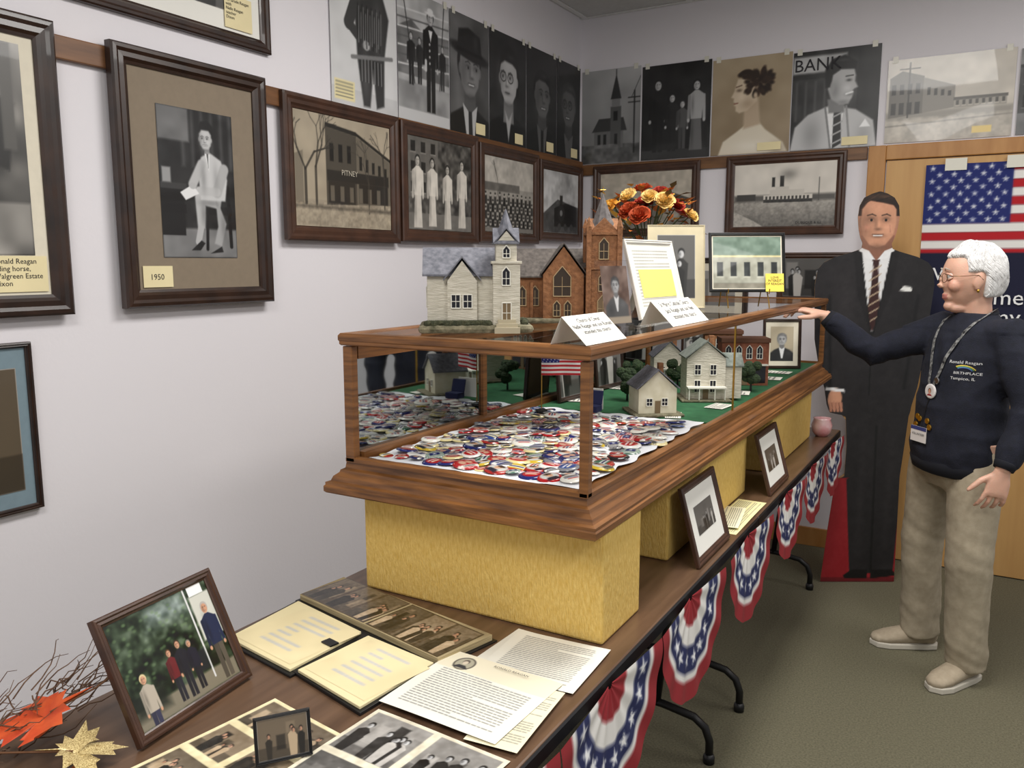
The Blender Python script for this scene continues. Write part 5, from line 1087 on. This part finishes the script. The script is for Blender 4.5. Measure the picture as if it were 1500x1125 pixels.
while made<1500 and tries<9000:
    tries+=1
    u=r.uniform(-.7,1); t=r.uniform(0,6.283); q=math.sqrt(1-u*u); f,l=q*math.cos(t),q*math.sin(t)
    if hairk(f,l,u)<.93: continue
    pts=[]; th=math.acos(u); sw=.45*noise.noise(V((f*1.6,l*1.6,u*1.6)))+r.uniform(-.03,.03)+(.12 if l>0 else -.12)
    for k in range(7):
        tt_=th+.07*k; t2=t+sw*k*.28/max(.35,math.sin(tt_))
        F_,L_,uu=math.sin(tt_)*math.cos(t2),math.sin(tt_)*math.sin(t2),math.cos(tt_)
        if hairk(F_,L_,uu)<.82: break
        pts.append(hairpt(F_,L_,uu,.004+.007*math.sin(k/6*math.pi)))
    if len(pts)<4: continue
    made+=1; L=len(pts); g.loft(pts,[.0004+.0015*math.sin(math.pi*min(1,(k+.4)/L)) for k in range(L)],5)
P(pe,'hair',g,M('white_hair',(206,204,202),.55,rgb2=(238,237,236),scale=90,bump=.2,bscale=300),smooth=True)
g=G()
for s in (-1,1):
    g.loft([hp(.096-.02*abs(math.cos(t))*(1 if s*math.cos(t)>0 else 0)*.35,s*.030+.019*math.cos(t),.000+.0155*math.sin(t)) for t in [2*math.pi*k/24 for k in range(24)]],.001,6,closed=True,hint=dh)
    g.loft([hp(.090,s*.049,.004),hp(.083,s*.066,.006),hp(.05,s*.077,.006),hp(-.0,s*.080,.008),hp(-.015,s*.079,-.008)],.0011,6)
g.loft([hp(.096,-.010,.004),hp(.0985,0,.008),hp(.096,.010,.004)],.001,6)
P(pe,'eyeglasses',g,M('bronze_wire',(110,80,50),.3,metal=1),smooth=True)
P(pe,'earring',G().sph(hp(.0,.081,-.045),(.005,.004,.006),12,8,HM),BRASS,smooth=True)
g=G()
tz=[.765,.785,.83,.92,1.02,1.12,1.19,1.25,1.29,1.315,1.33]; tr=[(.150,.120),(.162,.132),(.178,.144),(.172,.142),(.164,.138),(.168,.136),(.168,.126),(.155,.108),(.118,.086),(.082,.074),(.073,.069)]
g.loft([Cx(z)+ft*(.012 if z<1.1 else 0.0) for z in tz],tr,36,hint=ft)
g.loft([Cx(1.22),RS+V((0,0,.005)),RS.lerp(RE,.35),RS.lerp(RE,.7),RE-V((0,0,.006)),RE.lerp(RW,.35)-V((0,0,.004)),RE.lerp(RW,.7),RE.lerp(RW,.86),RE.lerp(RW,.93)],[.08,.070,.063,.059,.057,.051,.044,.039,.032],20,hint=(0,1,.1))
g.loft([Cx(1.22),LS+V((0,0,.005)),LS.lerp(LE,.35),LS.lerp(LE,.7),LE,LE.lerp(LW,.35),LE.lerp(LW,.7),LE.lerp(LW,.86),LE.lerp(LW,.95)],[.08,.071,.065,.061,.058,.053,.047,.041,.034],20,hint=(1,0,.1))
sv,sf,sn=remesh(g,.0075,5)
out=[]
for p,nn in zip(sv,sn):
    a=abs(noise.noise(V((p.x*5,p.y*5,p.z*11)))); b=noise.noise(V((p.x*14+4,p.y*14,p.z*8+p.x*22)))
    amp=.015 if p.z<1.27 else .002
    if p.z<.80: amp=.003
    out.append(p+nn*(-a*amp+b*amp*.35))
NAVY=M('navy_fleece',(14,17,30),.9,rgb2=(21,24,40),scale=60,bump=.25,bscale=300)
shirt=mkobj('sweatshirt',out,sf,NAVY,pe,True)
bvh=BVHTree.FromPolygons([tuple(p) for p in out],sf)
RIB=M('navy_rib',(12,14,25),.9)
for a,b,nm in ((RE.lerp(RW,.86),RE.lerp(RW,.955),'cuff'),(LE.lerp(LW,.86),LE.lerp(LW,.97),'cuff')):
    P(shirt,nm,G().loft([a,a.lerp(b,.1),b],[.035,.036,.031],24),RIB,smooth=True)
P(shirt,'collar',G().loft([V(NB)+V((0,0,.012))+lt*(.065*math.cos(t))+ft*(.060*math.sin(t))+ZV*(-.012*math.sin(t)) for t in [2*math.pi*k/32 for k in range(32)]],.009,8,closed=True),RIB,smooth=True)
P(shirt,'hem_band',G().loft([Cx(.758)+ft*.012,Cx(.765)+ft*.012,Cx(.80)+ft*.012,Cx(.812)+ft*.012],[(.142,.112),(.157,.126),(.167,.137),(.160,.131)],36,hint=ft,cap=False),RIB,smooth=True)
g=G()
g.loft([Cx(.90),Cx(.84),Cx(.76),Cx(.70)],[(.135,.105),(.15,.118),(.15,.116),(.118,.088)],28,hint=ft)
for a,b,c_ in ((HR,KR,AR),(HL,KL,AL)):
    g.loft([a+V((0,0,.03)),a-V((0,0,.06)),a.lerp(b,.4),a.lerp(b,.8),b,b.lerp(c_,.3),b.lerp(c_,.6),b.lerp(c_,.85),b.lerp(c_,1.02)],[.08,.093,.089,.080,.077,.074,.073,.073,.073],24,hint=ft)
pv,pf,pn=remesh(g,.0075,4); out2=[]
for p,nn in zip(pv,pn):
    a=abs(noise.noise(V((p.x*10,p.y*10,p.z*2.6)))); b=noise.noise(V((p.x*6,p.y*6+3,p.z*26+p.x*14))); low=max(0,min(1,(.26-p.z)/.12)); kn=math.exp(-((p.z-.47)/.07)**2)
    out2.append(p+nn*(-a*.013+b*(.0015+.005*low+.003*kn)))
mkobj('pants',out2,pf,M('khaki_twill',(156,144,122),.85,rgb2=(172,160,138),scale=40,bump=.15,bscale=400),pe,True)
SH=M('beige_suede',(158,144,122),.8,rgb2=(176,162,140),scale=40); SOLE=M('pale_sole',(196,190,176),.7)
for A_,t_ in ((AR,toeR),(AL,toeL)):
    b=V((A_.x,A_.y,0))
    g=G(); g.loft([b-t_*.065+V((0,0,.05)),b-t_*.05+V((0,0,.052)),b+V((0,0,.055)),b+t_*.06+V((0,0,.048)),b+t_*.12+V((0,0,.038)),b+t_*.165+V((0,0,.03)),b+t_*.18+V((0,0,.028))],[(.02,.025),(.036,.036),(.039,.042),(.043,.034),(.046,.026),(.034,.019),(.012,.01)],20)
    g.loft([b+V((0,0,.05)),b+V((0,0,.095))],[(.04,.04),(.037,.037)],20)
    v2,f2,_=remesh(g,.005,3); so=mkobj('shoe',v2,f2,SH,pe,True)
    g=G(); pts=[(-.072,0),(-.06,.03),(-.02,.038),(.06,.043),(.12,.048),(.165,.036),(.186,0)]; outl=pts+[(x,-y) for x,y in pts[-2:0:-1]]
    sd=V((-t_.y,t_.x,0)); g.prism(outl,b+V((0,0,.001)),t_,sd,ZV,.022); P(so,'sole',g,SOLE,bevel=.004)
    g=G()
    for k in range(4): q=b+t_*(.045+.02*k)+V((0,0,.087-.009*k)); g.loft([q-sd*.02,q+V((0,0,.004)),q+sd*.02],.0022,6)
    P(so,'laces',g,M('lace_beige',(210,200,180),.8),smooth=True)
def onchest(a,z,off=.004):
    o=Cx(z)+lt*a+ft*.5; h=bvh.ray_cast(o,-ft); return (h[0]+ft*off) if h[0] else Cx(z)+ft*.15+lt*a
zs_=[1.325,1.30,1.27,1.23,1.18,1.13,1.09,1.065]
MX=.0
for s in (1,-1):
    pts=[NB+lt*(s*.06)-ft*.03+ZV*.035,NB+lt*(s*.07)+ft*.005+ZV*.022]+[onchest(s*.075*(1-(1.315-z)/.27)+MX*(1.315-z)/.27,z,.005) for z in zs_[1:]]
    P(pe,'lanyard',G().loft(pts,(.0065,.0012),8,hint=ft),M('lanyard_print',(26,26,30),.6,rgb2=(140,140,138),scale=90,detail=1))
def disc(a,z,r,mat,name,th=.004):
    c0=onchest(a,z,.003); P(pe,name,G().loft([c0,c0+ft*th,c0+ft*(th+.0015)],[r,r,r*.85],24),mat); return c0+ft*(th+.002)
q=disc(MX,1.055,.026,M('badge_white',(225,220,218),.3),'photo_button')
def p_face(c): c.fill((.85,.83,.82)); c.ell(.5,.55,.24,.3,(.25,.15,.1)); c.ell(.5,.5,.19,.26,(.85,.62,.52)); c.poly([(.1,0),(.3,.2),(.7,.2),(.9,0)],(.6,.12,.15)); c.ell(.42,.54,.03,.02,.1); c.ell(.58,.54,.03,.02,.1); c.line((.42,.38),(.58,.38),.03,(.6,.2,.2))
picture(pe,'photo_button_face',q-lt*.016-ZV*.016,lt,ZV,.032,.032,p_face,PHOTO,24)
P(pe,'lanyard_strap',G().loft([onchest(MX,1.03,.005),onchest(MX-.01,.98,.005),onchest(MX-.02,.945,.006)],(.002,.001),6,hint=ft),BLACKP)
q=onchest(MX-.02,.90,.010); P(pe,'name_badge',G().obox(q-lt*.04-ZV*.03,lt,ZV,ft,.08,.055,.002),M('badge_white',(225,220,218),.3)); P(pe,'name_badge_band',G().obox(q-lt*.04+ZV*.012+ft*.002,lt,ZV,ft,.08,.013,.0006),M('badge_blue',(50,60,120),.4))
text(pe,"VOLUNTEER",q+ft*.0026-ZV*.006,lt,ZV,.0115,INK,'CENTER')
for a,z in ((-.06,.955),(-.04,.95),(.01,.95),(.025,.93),(-.065,.925)): disc(a,z,.011,BRASS,'lapel_pin',.003)
disc(0.02,1.095,.012,M('pin_silver',(170,170,175),.3,metal=1),'lapel_pin')
o0=Cx(1.13)+lt*.095+ft*.12
for k,(cl,rr) in enumerate((((220,190,70),.026),((90,150,90),.0225),((80,110,180),.019))):
    pts=[]
    for t in range(9):
        a=math.pi*(.15+.55*t/8); w=o0+lt*(math.cos(a)*rr*1.3)+ZV*(math.sin(a)*rr); h=bvh.ray_cast(w+ft*.3,-ft); pts.append((h[0] if h[0] else w)+ft*.002)
    P(shirt,'emblem_rainbow',G().loft(pts,(.002,.0008),6,hint=ft),M('thread_%d'%cl[0],cl,.6))
TW=M('thread_white',(215,215,215),.6)
text(shirt,"Ronald Reagan",o0+ZV*.032,lt,ZV,.0145,TW,'CENTER',bvh=bvh)
text(shirt,"BIRTHPLACE",o0-ZV*.004+lt*.01,lt,ZV,.0125,TW,'CENTER',bvh=bvh); text(shirt,"Tampico, IL",o0-ZV*.023,lt,ZV,.0135,TW,'CENTER',bvh=bvh)

# ------------------------------------------------------------ lights, camera
def area(loc_,rot,sx,sy,en,col_=(1,.975,.94)):
    l=bpy.data.lights.new('ceiling_light','AREA'); l.shape='RECTANGLE'; l.size=sx; l.size_y=sy; l.energy=en; l.color=col_
    o=bpy.data.objects.new('ceiling_light',l); o.location=loc_; o.rotation_euler=rot; COL.objects.link(o)
area((-.45,2.2,ZC-.03),(0,0,0),.6,1.2,46); area((1.2,3.0,ZC-.03),(0,0,0),.6,1.2,26); area((-.5,-.2,ZC-.03),(0,0,0),.6,1.2,36); area((1.3,.2,ZC-.03),(0,0,0),.6,1.2,32)
w=bpy.data.worlds.new('world'); SC.world=w; w.use_nodes=True; w.node_tree.nodes['Background'].inputs[0].default_value=(.98,.98,1,1); w.node_tree.nodes['Background'].inputs[1].default_value=.42
cd=bpy.data.cameras.new("camera"); cam=bpy.data.objects.new("camera",cd); COL.objects.link(cam)
cam.location=(0,0,1.5); cam.rotation_euler=(math.radians(90-8.32),0,math.radians(30.24)); cd.lens=29.04; cd.sensor_width=36
SC.camera=cam
